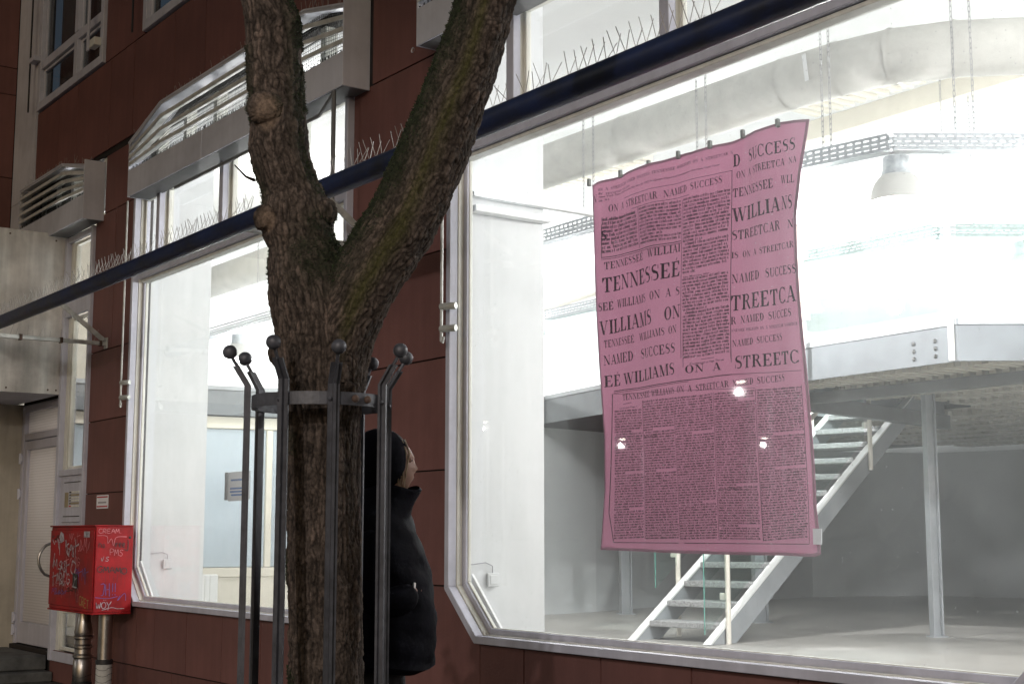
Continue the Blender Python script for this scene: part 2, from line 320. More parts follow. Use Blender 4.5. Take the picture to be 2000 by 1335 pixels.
def shop_window(x0, x1, mulls):
    W = bpy.data.objects.new('shop_window', None); COL.objects.link(W); W.parent = B
    top = 4.40
    i1 = ring(W, octo(x0, x1, ZB, top, CH), .042, C-.045, C+.01, M['alu'])
    i2 = ring(W, octo(x0+.010, x1-.010, ZB+.012, top-.008, CH-.005), .036, C+.012, C+.05, M['reveal'], 'reveal')
    i3 = ring(W, octo(x0+.014, x1-.014, ZB+.016, top-.01, CH-.008), .062, C+.051, C+.085, M['alu'], 'frame_bar')
    xa, xb = x0+.075, x1-.075
    # transom rail and mullions
    MB().box(xa, xb, C-.01, C+.09, 3.60, 3.685).build('transom_rail', M['alu'], W, bevel=.004)
    MB().box(xa, xb, C+.02, C+.10, 3.575, 3.598).build('transom_rail', M['reveal'], W, bevel=.003)
    MB().box(xa, xb, C-.005, C+.075, 4.335, 4.362).build('head_rail', M['reveal'], W)
    for mx in mulls:
        MB().box(mx-.035, mx+.035, C-.03, C+.02, 3.687, 4.333).build('mullion', M['alu'], W, bevel=.003)
        MB().box(mx-.028, mx+.028, C+.021, C+.10, 3.687, 4.333).build('mullion', M['reveal'], W)
    ms = [x0+.02]+mulls+[x1-.02]
    for i in range(len(ms)-1):
        a, b = ms[i]+.045, ms[i+1]-.045
        ring(W, [(a-.012, 3.69), (b+.012, 3.69), (b+.012, 4.33), (a-.012, 4.33)], .022, C+.045, C+.078, M['reveal'], 'sash')
        MB().box(a+.01, b-.01, C+.060, C+.066, 3.71, 4.31).build('transom_pane', M['glass2'], W)
    sil = ring(W, octo(x0+.066, x1-.066, ZB+.068, 3.60, CH-.035), .008, C+.072, C+.086, M['seal'], 'glazing_seal')
    ring(W, octo(x0+.073, x1-.073, ZB+.075, 3.59, CH-.038), .007, C+.066, C+.09, M['reveal'], 'glazing_bead')
    MB().prism(octo(x0+.076, x1-.076, ZB+.078, 3.582, CH-.04), C+.076, C+.082).build('glass_pane', M['glass'], W)
    # inner sill
    MB().box(x0+.05, x1-.05, C+.13, C+.34, ZB+.02, ZB+.05).build('inner_sill', M['white'], W)
    MB().prism([(x0+.05, ZB+.05), (x0+.37, ZB+.05), (x0+.05, ZB+.37)], C+.11, C+.125).build('corner_infill', M['white'], W)
    return W
WL = shop_window(XL0, XL1, [-11.44, -10.15, -8.93]); WR = shop_window(XR0, XR1, [-6.27, -4.98, -3.70])
# vertical guide rods beside the windows
def guide(parent, x, zb, zt):
    g = MB().tube([(x, C-.10, zt), (x, C-.10, zb+.03), (x+.006, C-.105, zb), (x+.03, C-.11, zb-.012), (x+.04, C-.11, zb+.02)], .009, 8).build('guide_rod', M['galvp'], parent, smooth=True)
    for z in (zb+.20, zb+.07):
        MB().tube([(x-.01, C-.10, z), (x+.085, C-.055, z)], .021, 10).build('rod_clamp', M['galvp'], g, smooth=True, bevel=.002)
guide(WL, XL0+.0, 2.49, 4.3); guide(WR, XR0+.04, 2.49, 4.3)
# ------------------------------------------------------------------ louvred boxes over the windows
def louvre(x0, x1, zb, ztl, ztm, ztr, kl, kr, dp=.20, nsl=4, extra=0, lo=None):
    Lb = bpy.data.objects.new('louvre_box', None); COL.objects.link(Lb); Lb.parent = B
    yf = C-dp; zp = zb+.235
    def top(x, f=1.0):
        if x < kl: t = ztl+(ztm-ztl)*(x-x0)/(kl-x0)
        elif x > kr: t = ztm+(ztr-ztm)*(x-kr)/(x1-kr)
        else: t = ztm
        return zp+(t-zp)*f
    nx = [x0, (x0+x1)/2-.35, x1-.001] if x1-x0 > 2 else [x0, x1-.001]
    for i in range(len(nx)-1): MB().box(nx[i]+.003, nx[i+1]-.003, yf, yf+.012, zb, zp-random.random()*.004).build('front_panel', M['louv'], Lb, bevel=.002)
    MB().box(x1, x1+.012, yf-.004, C-.002, zb-.004, ztr+.06).build('end_panel', M['louv'], Lb, bevel=.002)
    MB().prism([(x0-.012, zb), (x0, zb), (x0, ztl), (x0-.012, ztl)], yf, C-.002).build('end_panel', M['louv'], Lb)
    pts = [x0, kl, kr, x1]
    for j in range(1, nsl+1):
        f = j/nsl; m = MB()
        for a, b in zip(pts[:-1], pts[1:]):
            if b-a < .02: continue
            za, zb_ = top(a, f), top(b, f); th = .014; dpth = .11 if j < nsl else dp
            if j < nsl: p = [(a, yf, za), (b, yf, zb_), (b, yf+dpth, zb_+.05), (a, yf+dpth, za+.05)]
            else: p = [(a, yf-.012, za), (b, yf-.012, zb_), (b, C-.002, zb_+.03), (a, C-.002, za+.03)]
            m.hexa([(x, y, z-th) for x, y, z in p]+p)
            m.hexa([(a, yf-.006, za-.03), (b, yf-.006, zb_-.03), (b, yf+.006, zb_-.03), (a, yf+.006, za-.03), (a, yf-.006, za), (b, yf-.006, zb_), (b, yf+.006, zb_), (a, yf+.006, za)])
        m.build('louvre_slat' if j < nsl else 'top_sheet', M['slat'] if j < nsl else M['louv'], Lb)
    # wire net
    net = MB(); x = x0+.02
    while x < x1-.02:
        net.box(x-.0012, x+.0012, yf+.122, yf+.1244, zp, top(x)-.01); x += .026
    for k in range(1, 16):
        f = k/16
        for a, b in zip(pts[:-1], pts[1:]):
            if b-a > .02: net.bar((a, yf+.123, top(a, f)), (b, yf+.123, top(b, f)), .0022)
    net.build('bird_net', M['net'], Lb)['kind'] = 'stuff'
    # ragged net edge over the front panel
    rg = MB(); x = x0+.02
    while x < x1: rg.box(x, x+random.uniform(.004, .014), yf-.003, yf+.001, zp-.003, zp+random.uniform(.004, .018)); x += random.uniform(.02, .05)
    rg.build('net_edge', M['black'], Lb)
    MB().box(x0, x1, yf+.02, C-.005, zb+.002, zb+.012).build('bottom_sheet', M['steel_d'], Lb)
    # spikes on top
    sp = MB(); x = x0+.05
    while x < x1:
        if random.random() < .8:
            for s in (-1, 1): sp.bar((x, yf+.05, top(x)), (x+random.uniform(-.02, .02)*1.5, yf+.05+s*random.uniform(.0, .03), top(x)+random.uniform(.05, .10)), .0022)
        x += .075
    sp.build('spike_strip', M['spike'], Lb)['kind'] = 'stuff'
    return Lb
lbL = louvre(-11.71, -7.90, 4.275, 4.76, 4.955, 4.83, -11.02, -8.45)
lbS = louvre(-14.86, -12.86, 4.30, 4.955, 4.957, 4.80, -14.84, -13.5, nsl=5)
lbR = louvre(-6.98, -3.0, 4.275, 4.76, 4.955, 4.83, -6.1, -3.6)
# clerestory behind the louvres: posts and glass
for x0, x1, Lb in ((-11.70, -7.95, lbL), (-6.8, -2.95, lbR), (-14.86, -12.9, lbS)):
    n = 6 if x1-x0 > 3 else 4
    for k in range(n+1):
        x = x0+.05+(x1-x0-.1)*k/n; MB().box(x-.035, x+.035, C+.03, C+.12, 4.41, 4.925).build('post', M['reveal'], Lb)
    MB().box(x0, x1, C+.07, C+.076, 4.41, 4.92).build('clerestory_pane', M['glass2'], Lb)
# dark crank rod hanging from the right end of the big louvre box
cr = MB().tube([(-8.03, C-.19, 4.27), (-8.03, C-.19, 3.20), (-8.03, C-.20, 3.17), (-8.0, C-.2, 3.155)], .016, 8).tube([(-8.05, C-.19, 4.25), (-8.4, C-.1, 4.21), (-10.9, C-.1, 4.21)], .013, 6).build('awning_crank_rod', M['steel_d'], lbL, smooth=True)
# ------------------------------------------------------------------ upper floor windows
def upper_window(x0, x1):
    U = bpy.data.objects.new('upper_window', None); COL.objects.link(U); U.parent = B
    z0, z1 = 5.875, 8.0; xm = x0+(x1-x0)*.60; zt = 6.37
    ring(U, [(x0, z0), (x1, z0), (x1, z1), (x0, z1)], .085, C-.03, C+.05, M['alu'])
    MB().box(x0+.087, x1-.087, C-.02, C+.05, zt-.045, zt+.045).build('transom_rail', M['alu'], U, bevel=.003)
    MB().box(xm-.05, xm+.05, C-.027, C+.06, z0+.087, zt-.047).box(xm-.05, xm+.05, C-.027, C+.06, zt+.047, z1-.1).build('mullion', M['alu'], U, bevel=.003)
    for a, b in ((x0+.09, xm-.052), (xm+.052, x1-.09)):
        for c, d in ((z0+.09, zt-.05), (zt+.05, z1-.1)):
            ring(U, [(a, c), (b, c), (b, d), (a, d)], .03, C+.01, C+.045, M['alu'], 'sash')
            MB().box(a+.02, b-.02, C+.028, C+.034, c+.02, d-.02).build('window_pane', M['glassup'], U)
    cu = MB(); n = 90
    for i in range(n):
        xa = x0+.1+(x1-x0-.2)*i/n; xb = x0+.1+(x1-x0-.2)*(i+1)/n; f = lambda x: C+.2+.022*math.sin(x*47)+.012*math.sin(x*91+1)
        cu.add([(xa, f(xa), z0), (xb, f(xb), z0), (xb, f(xb), z1), (xa, f(xa), z1)], [(0, 1, 2, 3)])
    cu.build('curtain', M['curtain'], U, smooth=True)
    MB().box(x0-.1, x1+.1, C+.3, C+.32, z0-.1, z1).box(x0-.1, x1+.1, C+.15, C+.3, z0-.05, z0-.02).build('room_back', M['gap'], U)
    MB().tube([(x0-.09, C-.09, 5.88), (x0-.09, C-.09, 8)], .010, 6).build('guide_rod', M['black'], U)
    MB().box(x0-.09, x0+.08, C-.105, C-.032, 6.42, 6.47).build('rod_clamp', M['alu'], U)
    xh = x1-.19
    MB().box(xh-.02, xh+.02, C-.12, C-.10, 6.02, 8).build('guide_rail', M['alu'], U, bevel=.003)
    MB().box(xh-.02, x1-.04, C-.10, C-.03, 6.05, 6.13).build('rail_clamp', M['reveal'], U, bevel=.004)
upper_window(-15.0, -12.99); upper_window(-11.96, -9.94)
# ------------------------------------------------------------------ entrance door and sidelight
SL = bpy.data.objects.new('sidelight_window', None); COL.objects.link(SL); SL.parent = B
sa, sb = -13.86, -13.055; yS = C+.02
def bx(p, name, m, x0, x1, y0, y1, z0, z1, bev=.003): return MB().box(x0, x1, y0, y1, z0, z1).build(name, m, p, bevel=bev)
bx(SL, 'frame_post', M['alu'], sa, sa+.07, C-.03, C+.09, .20, 4.29); bx(SL, 'frame_post', M['alu'], sb-.05, sb, C-.03, C+.09, .20, 4.29)
bx(SL, 'inner_post', M['reveal'], sa+.071, sa+.15, C+.02, C+.09, .22, 4.28)
for z0, z1 in ((.20, .29), (1.94, 2.0), (3.49, 3.66), (4.235, 4.29)): bx(SL, 'rail', M['alu'], sa+.071, sb-.051, C-.02, C+.018, z0, z1)
for z0, z1 in ((.30, .68), (2.0, 3.49), (3.66, 4.235)):
    ring(SL, [(sa+.152, z0+.002), (sb-.052, z0+.002), (sb-.052, z1-.002), (sa+.152, z1-.002)], .03, C+.03, C+.07, M['reveal'], 'sash')
    bx(SL, 'glass_pane', M['glass2'], sa+.17, sb-.07, C+.048, C+.054, z0+.02, z1-.02, 0)
    if z1 > 3: pass
bx(SL, 'inner_frame', M['cream'], sa+.34, sa+.42, C+.3, C+.36, .3, 2.95); bx(SL, 'inner_frame', M['cream'], sa+.42, sb+.3, C+.3, C+.36, 2.5, 2.58); bx(SL, 'frosted_pane', M['frost'], sa+.42, sb+.3, C+.32, C+.33, .3, 2.5, 0)
bx(SL, 'solid_panel', M['doorp'], sa+.071, sb-.051, C+.0, C+.03, .68, 1.94)
ip = bx(SL, 'intercom_panel', M['alu'], -13.66, -13.115, C-.018, C-.001, 1.50, 1.91)
for z in (1.87, 1.55): bx(ip, 'slot', M['black'], -13.60, -13.15, C-.022, C-.0185, z, z+.008, 0)
bx(ip, 'brass_plate', M['brass'], -13.57, -13.47, C-.022, C-.0185, 1.64, 1.78, .001)
for k in range(6):
    bx(ip, 'bell_plate', M['brass'] if k in (1, 4) else M['reveal'], -13.44+.0, -13.17, C-.023, C-.0185, 1.64+.026*k, 1.658+.026*k, .001)
    bx(ip, 'bell_button', M['redline'] if k == 0 else (M['black'] if k == 5 else M['steel_d']), -13.43, -13.38, C-.026, C-.0235, 1.643+.026*k, 1.655+.026*k, 0)
DR = bpy.data.objects.new('entrance_door', None); COL.objects.link(DR); DR.parent = B
yd = C+.10; da, db = -15.245, -13.865; zt = 2.73; zb = .275
bx(DR, 'frame_post', M['doorp'], da, da+.08, yd-.05, yd+.05, zb, zt); bx(DR, 'frame_post', M['doorp'], db-.075, db, yd-.05, yd+.05, zb, zt)
bx(DR, 'head_rail', M['doorp'], da+.082, db-.077, yd-.05, yd+.05, 2.66, zt); bx(DR, 'transom_rail', M['doorp'], da+.082, db-.077, yd-.045, yd+.05, 2.36, 2.43)
bx(DR, 'transom_glass', M['wired'], da+.082, db-.077, yd-.005, yd+.005, 2.432, 2.658, 0)
leaf = bx(DR, 'door_leaf', M['doorp'], da+.085, da+.18, yd-.04, yd+.03, zb+.01, 2.35)
for a in ((da+.182, db-.172, 2.26, 2.35), (da+.182, db-.172, zb+.01, .50)): bx(leaf, 'leaf_rail', M['doorp'], a[0], a[1], yd-.04, yd+.03, a[2], a[3])
bx(leaf, 'leaf_stile', M['doorp'], db-.17, db-.08, yd-.04, yd+.03, zb+.01, 2.35)
bx(leaf, 'door_glass', M['wired'], da+.182, db-.172, yd-.01, yd, .502, 2.258, 0)
hx = db-.14; MB().tube([(hx, yd-.04, .965)]+[(hx-.02, yd-.04-.16*math.sin(PI*k/10)**.45, .965+.35*k/10) for k in range(1, 10)]+[(hx, yd-.04, 1.315)], .014, 10).build('door_handle', M['inox'], DR, smooth=True)
for z in (2.12, 1.75, .48, .36): MB().tube([(da+.035, yd-.065, z), (da+.035, yd-.065, z+.11)], .016, 8).tube([(da+.06, yd-.06, z+.02), (da+.06, yd-.06, z+.09)], .013, 8).build('hinge', M['alu'], DR, smooth=True)
MB().box(da, db, yd-.04, yd+.04, zt+.003, 4.95).build('door_head_panel', M['gap'], B)
MB().box(-15.26, -13.05, C+.02, C+.12, .0, .27).build('door_base', M['gap'], B)
# stone steps in front of the door
stp = empty('stone_steps', 'dark stone steps in front of the grey entrance door', 'steps')
MB().box(-15.24, -13.95, 2.6, C-.004, .10, .235).build('step', M['stone'], stp, bevel=.012)
MB().box(-15.24, -13.75, 2.3, C-.004, 0, .096).build('step', M['stone'], stp, bevel=.012)
# sticker
stk = tag(bx(None, 'wall_sticker', M['paper'], -12.73, -12.44, C-.008, C-.003, 1.615, 1.735, 0), 'small white sticker with red bars on the brown wall above the red box', 'sticker')
for z in (1.628, 1.712): bx(stk, 'red_bar', M['redline'], -12.72, -12.45, C-.0095, C-.0085, z, z+.012, 0)
bx(stk, 'print_line', M['greyprint'], -12.69, -12.48, C-.0095, C-.0085, 1.662, 1.676, 0)
# wall dot (small round cap)
tag(MB().lathe([(0, -.006), (.016, -.004), (.018, .002)], (0, 0, 0), 14).build('wall_cap', M['louv'], B))
capo = bpy.data.objects['wall_cap']; p = aty(806, 98, C-.004); capo.location = p; capo.rotation_euler = (PI/2, 0, 0)
# ------------------------------------------------------------------ blue pipe on brackets with spikes
PZ = 3.24; PY = 3.58
bp = empty('blue_pipe_rail', 'long dark blue pipe on grey wall brackets crossing the whole facade, topped with bird spikes', 'pipe', loc=(0, 0, 0))
MB().tube([(-18, PY, PZ), (-15, PY, PZ+.002), (-11, PY, PZ-.003), (-7, PY, PZ+.002), (-2, PY, PZ)], .057, 28).build('pipe', M['bluep'], bp, smooth=True)
for bxp, yend, az in ((-12.65, 3.52, 3.112), (-7.75, 3.60, 3.185), (-1.2, 3.55, 3.15)):
    br = MB().bar((bxp, C, az+.0), (bxp, yend, az+(.02 if bxp > -9 and bxp < -5 else 0)), .032, .036).build('bracket_arm', M['galvp'], bp, bevel=.003)
    MB().bar((bxp+.005, C-.03, az+.03), (bxp, 4.06, az+.35), .045, .012, up=(1, 0, 0)).bar((bxp, 4.08, az+.345), (bxp, PY+.03, PZ+.03), .03, .012, up=(1, 0, 0)).build('strut', M['galvp'], br, bevel=.002)
    MB().box(bxp-.04, bxp+.04, C-.012, C, az-.045, az+.055).build('wall_plate', M['galvp'], br, bevel=.002)
    for yy in (C-.06, C-.42, C-.78): MB().box(bxp-.024, bxp+.024, yy-.012, yy+.012, az-.025, az+.025).build('clamp', M['rust'], br)
    s2 = MB(); yy = yend+.08
    while yy < C-.1:
        if random.random() < .75: s2.bar((bxp, yy, az+.018), (bxp+random.uniform(-.03, .03), yy+random.choice([0, 0, .05])*random.random(), az+.018+random.uniform(.05, .11)), .0024)
        yy += .05
    s2.build('spike_strip', M['spike'], br)['kind'] = 'stuff'
x = -15.4
while x < -3.0:
    sp = MB(); n = 12; gapn = random.choice([0, 0, 0, 3])
    for k in range(n):
        xx = x+k*.062
        if random.random() < .06: continue
        tilt = random.gauss(0, .012); lx = random.uniform(.035, .05)
        lean = random.gauss(0, .004)+(random.choice([-.06, .06]) if random.random() < .05 else 0)
        z = PZ+.055
        sp.bar((xx, PY, z), (xx-lx*.4+lean, PY-.022+tilt, z+.105+random.uniform(-.012, .01)), .0027)
        sp.bar((xx, PY, z), (xx+lx*.4+lean, PY+.022+tilt, z+.10+random.uniform(-.02, .012)), .0027)
    sp.box(x-.01, x+n*.06, PY-.008, PY+.008, PZ+.053, PZ+.058)
    sp.build('spike_strip', M['spike'], bp)['kind'] = 'stuff'
    x += n*.062+gapn*.04
# ------------------------------------------------------------------ interior shell
FZ = .43; MZ = 3.03; MBt = 2.70; CZ = 5.25
st(MB().box(-18.6, 2, C+.12, 20.6, FZ-.1, FZ).build('interior_floor', M['ifloor']))
MB().box(-18.6, 2, C+.145, 20.6, CZ, CZ+.1).build('interior_ceiling', M['white'])['kind'] = 'structure'
sh = MB().box(-18.7, -18.6, C+.14, 20.6, 0, CZ).box(-18.6, 2, 20.6, 20.7, 0, CZ).box(2, 2.1, C+.14, 20.6, 0, CZ)
sh.build('interior_wall', M['white'])['kind'] = 'structure'
MB().box(-1.9, 2.1, C+.02, C+.14, 0, 8).build('interior_front_wall', M['white'])['kind'] = 'structure'
# piers beside the windows and stairwell room
for x0, x1 in ((-8.03, -6.955), (-12.9, -12.0)):
    MB().box(x0, x1, C+.141, 5.24, FZ, CZ).build('interior_pier', M['pier'])['kind'] = 'structure'
MB().box(-15.9, -12.9, 5.5, 5.56, 0, CZ).box(-16, -15.9, C, 5.56, 0, CZ).build('stairwell_wall', M['cream'])['kind'] = 'structure'
# lower walls below the gallery
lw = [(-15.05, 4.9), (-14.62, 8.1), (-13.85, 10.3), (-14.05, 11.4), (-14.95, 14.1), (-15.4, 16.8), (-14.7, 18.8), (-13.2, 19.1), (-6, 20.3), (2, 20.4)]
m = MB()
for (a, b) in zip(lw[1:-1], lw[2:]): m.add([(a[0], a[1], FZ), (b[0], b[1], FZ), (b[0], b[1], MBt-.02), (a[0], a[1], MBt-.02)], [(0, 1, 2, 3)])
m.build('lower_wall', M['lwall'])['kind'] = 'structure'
# glazed partition with frosted panes in the left room
pt = empty('frosted_partition', 'white framed partition with large frosted panes inside the left shop window', 'partition', loc=(-15.05, 4.9, FZ))
A_, B_ = Vector((-15.05, 4.9)), Vector((-14.62, 8.1)); dirp = (B_-A_).normalized(); ang = math.atan2(dirp.y, dirp.x)
def pbox(name, m_, u0, u1, z0, z1, t0=-.04, t1=.04):
    o = MB().box(u0, u1, -t1, -t0, z0-FZ, z1-FZ).build(name, m_, pt, bevel=.004); o.rotation_euler = (0, 0, ang); return o
pbox('lower_panel', M['cream'], 0, 3.23, FZ, .92, -.02, .02); pbox('sill_rail', M['cream'], 0, 3.23, .92, 1.02); pbox('head_rail', M['cream'], 0, 3.23, 2.56, 2.69)
ups = [0, .72, 1.50, 2.28, 3.16]
for u in ups: pbox('post', M['cream'], u, u+.07, 1.025, 2.555)
for a, b in zip(ups[:-1], ups[1:]): pbox('frosted_pane', M['frost'], a+.072, b-.002, 1.03, 2.55, -.01, .005)
rad = empty('panel_radiator', 'white ribbed radiator below the frosted partition in the left shop', 'radiator', loc=(-14.2, 5.5, .55))
for k in range(14): 
    p = Vector((-14.72, 5.6))+dirp*(k*.055); MB().box(-.02, .02, -.05, .05, 0, .42).build('rib', M['white'], rad, bevel=.012).location = (p.x+14.2+.45, p.y-5.5, 0)
# gallery slab and steel edge beams
fas = [(-14.95, 4.9), (-14.50, 8.1), (-13.65, 10.25), (-8.45, 9.22), (-6.79, 9.10), (-6.48, 9.50), (-3.9, 12.9), (2, 20.4)]
back = [(-2, 20.5), (-18.5, 20.5), (-18.5, 4.9)]
hole = [(-9.66, 10.35), (-10.22, 13.4), (-11.25, 13.25), (-10.75, 10.2)]
M['fascia'] = mat('grey_fascia_beam', (.17, .185, .20), .6, var=.1, scale=3)
gal = empty('gallery_platform', 'steel gallery platform with pale fascia beams above the back of the right shop', 'gallery', loc=(-8, 9.2, 0)); gal.location = (0, 0, 0)
def slabhole(z, name, m_):
    outer = fas+back; tri = tessellate_polygon([[Vector((x, y, 0)) for x, y in outer], [Vector((x, y, 0)) for x, y in hole]])
    me = MB(); me.add([(x, y, z) for x, y in outer+hole], [tuple(t) for t in tri]); return me.build(name, m_, gal)
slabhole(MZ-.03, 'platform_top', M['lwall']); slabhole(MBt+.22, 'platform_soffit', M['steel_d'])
hb = MB()
for a, b in zip(hole, hole[1:]+hole[:1]): hb.add([(a[0], a[1], MBt+.02), (b[0], b[1], MBt+.02), (b[0], b[1], MZ), (a[0], a[1], MZ)], [(0, 1, 2, 3)])
hb.build('opening_trim', M['steel'], gal)
for a, b in zip(fas[:-1], fas[1:]):
    A = Vector((a[0], a[1], 0)); Bv = Vector((b[0], b[1], 0)); d = (Bv-A).normalized(); nrm = Vector((d.y, -d.x, 0))
    f = MB(); f.hexa([A+Vector((0, 0, MBt)), Bv+Vector((0, 0, MBt)), Bv-nrm*.02+Vector((0, 0, MBt)), A-nrm*.02+Vector((0, 0, MBt)), A+Vector((0, 0, MZ-.05)), Bv+Vector((0, 0, MZ-.05)), Bv-nrm*.02+Vector((0, 0, MZ-.05)), A-nrm*.02+Vector((0, 0, MZ-.05))])
    fb = f.build('fascia_beam', M['fascia'], gal, bevel=.002)
    c = MB(); e = nrm*.012; c.hexa([A+e+Vector((0, 0, MZ-.048)), Bv+e+Vector((0, 0, MZ-.048)), Bv-nrm*.05+Vector((0, 0, MZ-.048)), A-nrm*.05+Vector((0, 0, MZ-.048)), A+e+Vector((0, 0, MZ)), Bv+e+Vector((0, 0, MZ)), Bv-nrm*.05+Vector((0, 0, MZ)), A-nrm*.05+Vector((0, 0, MZ))])
    c.build('edge_cap', M['steel'], gal)
# bolts on the fascia
A = Vector((-8.45, 9.22)); d = (Vector((-6.79, 9.10))-A).normalized()
for u in (1.22, 1.44):
    for z in (2.76, 2.82, 2.88):
        q = A+d*u; MB().ball((q.x, q.y-.006, z), .018, 10, (1, .6, 1)).build('bolt', M['bolt'], gal, smooth=True)
# trapezoid deck sheets below the platform: ribbed, stepped
def ribbed(x0, x1, y0, y1, z, pitch=.13):
    m = MB(); v = []; x = x0; k = 0; prof = [(0, 0), (.055, 0), (.067, .06), (.118, .06)]
    xs_ = []
    while x < x1:
        for dx, dz in prof: xs_.append((x+dx, z+dz))
        x += pitch
    n = len(xs_); m.add([(a, y0, c) for a, c in xs_]+[(a, y1, c) for a, c in xs_], [(i, i+1, i+1+n, i+n) for i in range(n-1)])
    m.add([(a, y0, c) for a, c in xs_]+[(a, y0, z+.085) for a, c in xs_], [(i, i+1, i+1+n, i+n) for i in range(n-1)])
    return m
yy = 9.5
for k in range(14):
    x1 = -6.6+k*.32; x0 = -9.35 if yy < 13.4 else -14
    ribbed(x0+random.uniform(-.1, .35)+(.5 if k == 1 else 0), min(x1, -1), yy, yy+.44, MBt+.015).build('deck_sheet', M['deck'], gal)
    MB().box(x0, min(x1+.1, -1), yy+.50, yy+.60, MBt+.08, MBt+.2).build('joist', M['steel_d'], gal); yy += .66
ribbed(-13.0, -10.9, 10.9, 11.4, MBt+.08).build('deck_sheet', M['deck'], gal)
MB().bar((-9.20, 9.6, 2.625), (-10.05, 13.2, 2.625), .10, .15).build('opening_beam', M['steel_d'], gal, bevel=.004)
MB().box(-9.18, -3, 10.05, 10.13, 2.60, 2.70).build('cross_beam', M['steel_d'], gal)
# steel columns
for k, (x, y, wd, lab) in enumerate(((-8.73, 11.2, .10, 'tall grey steel column standing on the floor right of the staircase'), (-13.45, 11.37, .13, 'dark steel column seen under the lower left corner of the pink banner'), (-11.28, 11.46, .14, 'short visible grey column behind the bottom of the staircase'))):
    c = empty('steel_column', lab, 'column', 'steel columns under the gallery', loc=(x, y, FZ))
    mm = MB().box(-wd/2, wd/2, -wd/2, -wd/2+.012, 0, MBt+.1-FZ).box(-wd/2, wd/2, wd/2-.012, wd/2, 0, MBt+.1-FZ).box(-.008, .008, -wd/2+.0125, wd/2-.0125, 0, MBt+.1-FZ)
    o = mm.build('shaft', M['steel'], c); o.rotation_euler = (0, 0, -.45)
    MB().box(-wd*.75, wd*.75, -wd*.75, wd*.75, 0, .012).build('base_plate', M['steel'], c).rotation_euler = (0, 0, -.45)
# ------------------------------------------------------------------ gallery railing
rail = empty('gallery_railing', 'glass railing with cream posts along the gallery edge', 'railing')
def glassrail(A, Bv, z0, z1):
    A = Vector(A); Bv = Vector(Bv); MB().bar((*A, (z0+z1)/2), (*Bv, (z0+z1)/2), .008, z1-z0).build('glass_panel', M['gpanel'], rail)
posts = [(-13.55, 10.18), (-11.9, 9.86), (-10.2, 9.52), (-8.43, 9.15), (-6.80, 9.03), (-5.55, 10.55), (-4.4, 12.1)]
for p in posts:
    po = MB().tube([(*p, MBt-.0), (*p, MZ+1.0)], .024, 10).build('post', M['creamtube'], rail, smooth=True)
    for z in (MZ+.18, MZ+.72):
        for s in (-1, 1): MB().box(p[0]+s*.055-.03, p[0]+s*.055+.03, p[1]-.02, p[1]+.02, z, z+.07).build('glass_clamp', M['string'], po, bevel=.004)
for a, b in zip(posts[:-1], posts[1:]):
    A = Vector(a); Bv = Vector(b); d = (Bv-A).normalized(); glassrail(A+d*.07, Bv-d*.07, MZ+.06, MZ+.9)
MB().tube([(*p, MZ+1.02) for p in posts], .024, 10).build('handrail', M['creamtube'], rail, smooth=True)
# ------------------------------------------------------------------ staircase
sc = empty('open_staircase', 'open steel staircase with speckled treads rising to the gallery behind the banner', 'staircase', loc=(0, 0, 0))
P0 = Vector((-9.25, 8.77)); rd = Vector((-.183, .983)).normalized(); ld = Vector((-rd.y, rd.x)); Wd = .84
nst = 15; rise = (MZ-FZ)/nst; run = 3.34/2.17*rise
if ld.x > 0: ld = -ld
def S3(u, l, z): q = P0+rd*u+ld*l; return Vector((q.x, q.y, z))
for l in (0, Wd):
    m = MB(); t = .05
    U = nst*run
    def sect(u, z): return [S3(u, l-.02, z), S3(u, l+.02, z)]
    pts = [(-.02, FZ), (U+.0, MZ), (U+.32, MZ), (.36, FZ)]
    v = [S3(u, l-.03, z) for u, z in pts]+[S3(u, l+.03, z) for u, z in pts]
    m.hexa([v[0], v[1], v[2], v[3], v[4], v[5], v[6], v[7]]); so_ = m.build('stringer', M['steel'], sc, bevel=.002)
    c = MB(); c.hexa([S3(-.05, l-.04, FZ+.005), S3(-.05, l+.04, FZ+.005), S3(-.02, l+.04, FZ+.005), S3(-.02, l-.04, FZ+.005), S3(U-.03, l-.04, MZ+.0), S3(U-.03, l+.04, MZ), S3(U, l+.04, MZ), S3(U, l-.04, MZ)])
    c.build('stringer_cap', M['white'], so_)
for k in range(1, nst):
    z = FZ+rise*k; u = run*(k-.35)
    m = MB(); v = [S3(u, .035, z-.055), S3(u, Wd-.035, z-.055), S3(u+run*1.25, Wd-.035, z-.055), S3(u+run*1.25, .035, z-.055)]
    m.hexa(v+[q+Vector((0, 0, .055)) for q in v]); m.build('tread', M['tread'], sc, bevel=.006)
def srpost(u, l, h=1.0, zb_=None):
    z = FZ+max(0, u/run*rise); q = S3(u, l, 0)
    o = MB().tube([(q.x, q.y, (zb_ if zb_ is not None else z-.18)), (q.x, q.y, z+h)], .024, 10).build('post', M['creamtube'], sc, smooth=True)
    for hh in (.25, .8): MB().box(q.x-.085, q.x-.02, q.y-.02, q.y+.02, z+hh, z+hh+.06).build('glass_clamp', M['creamtube'], o, bevel=.004)
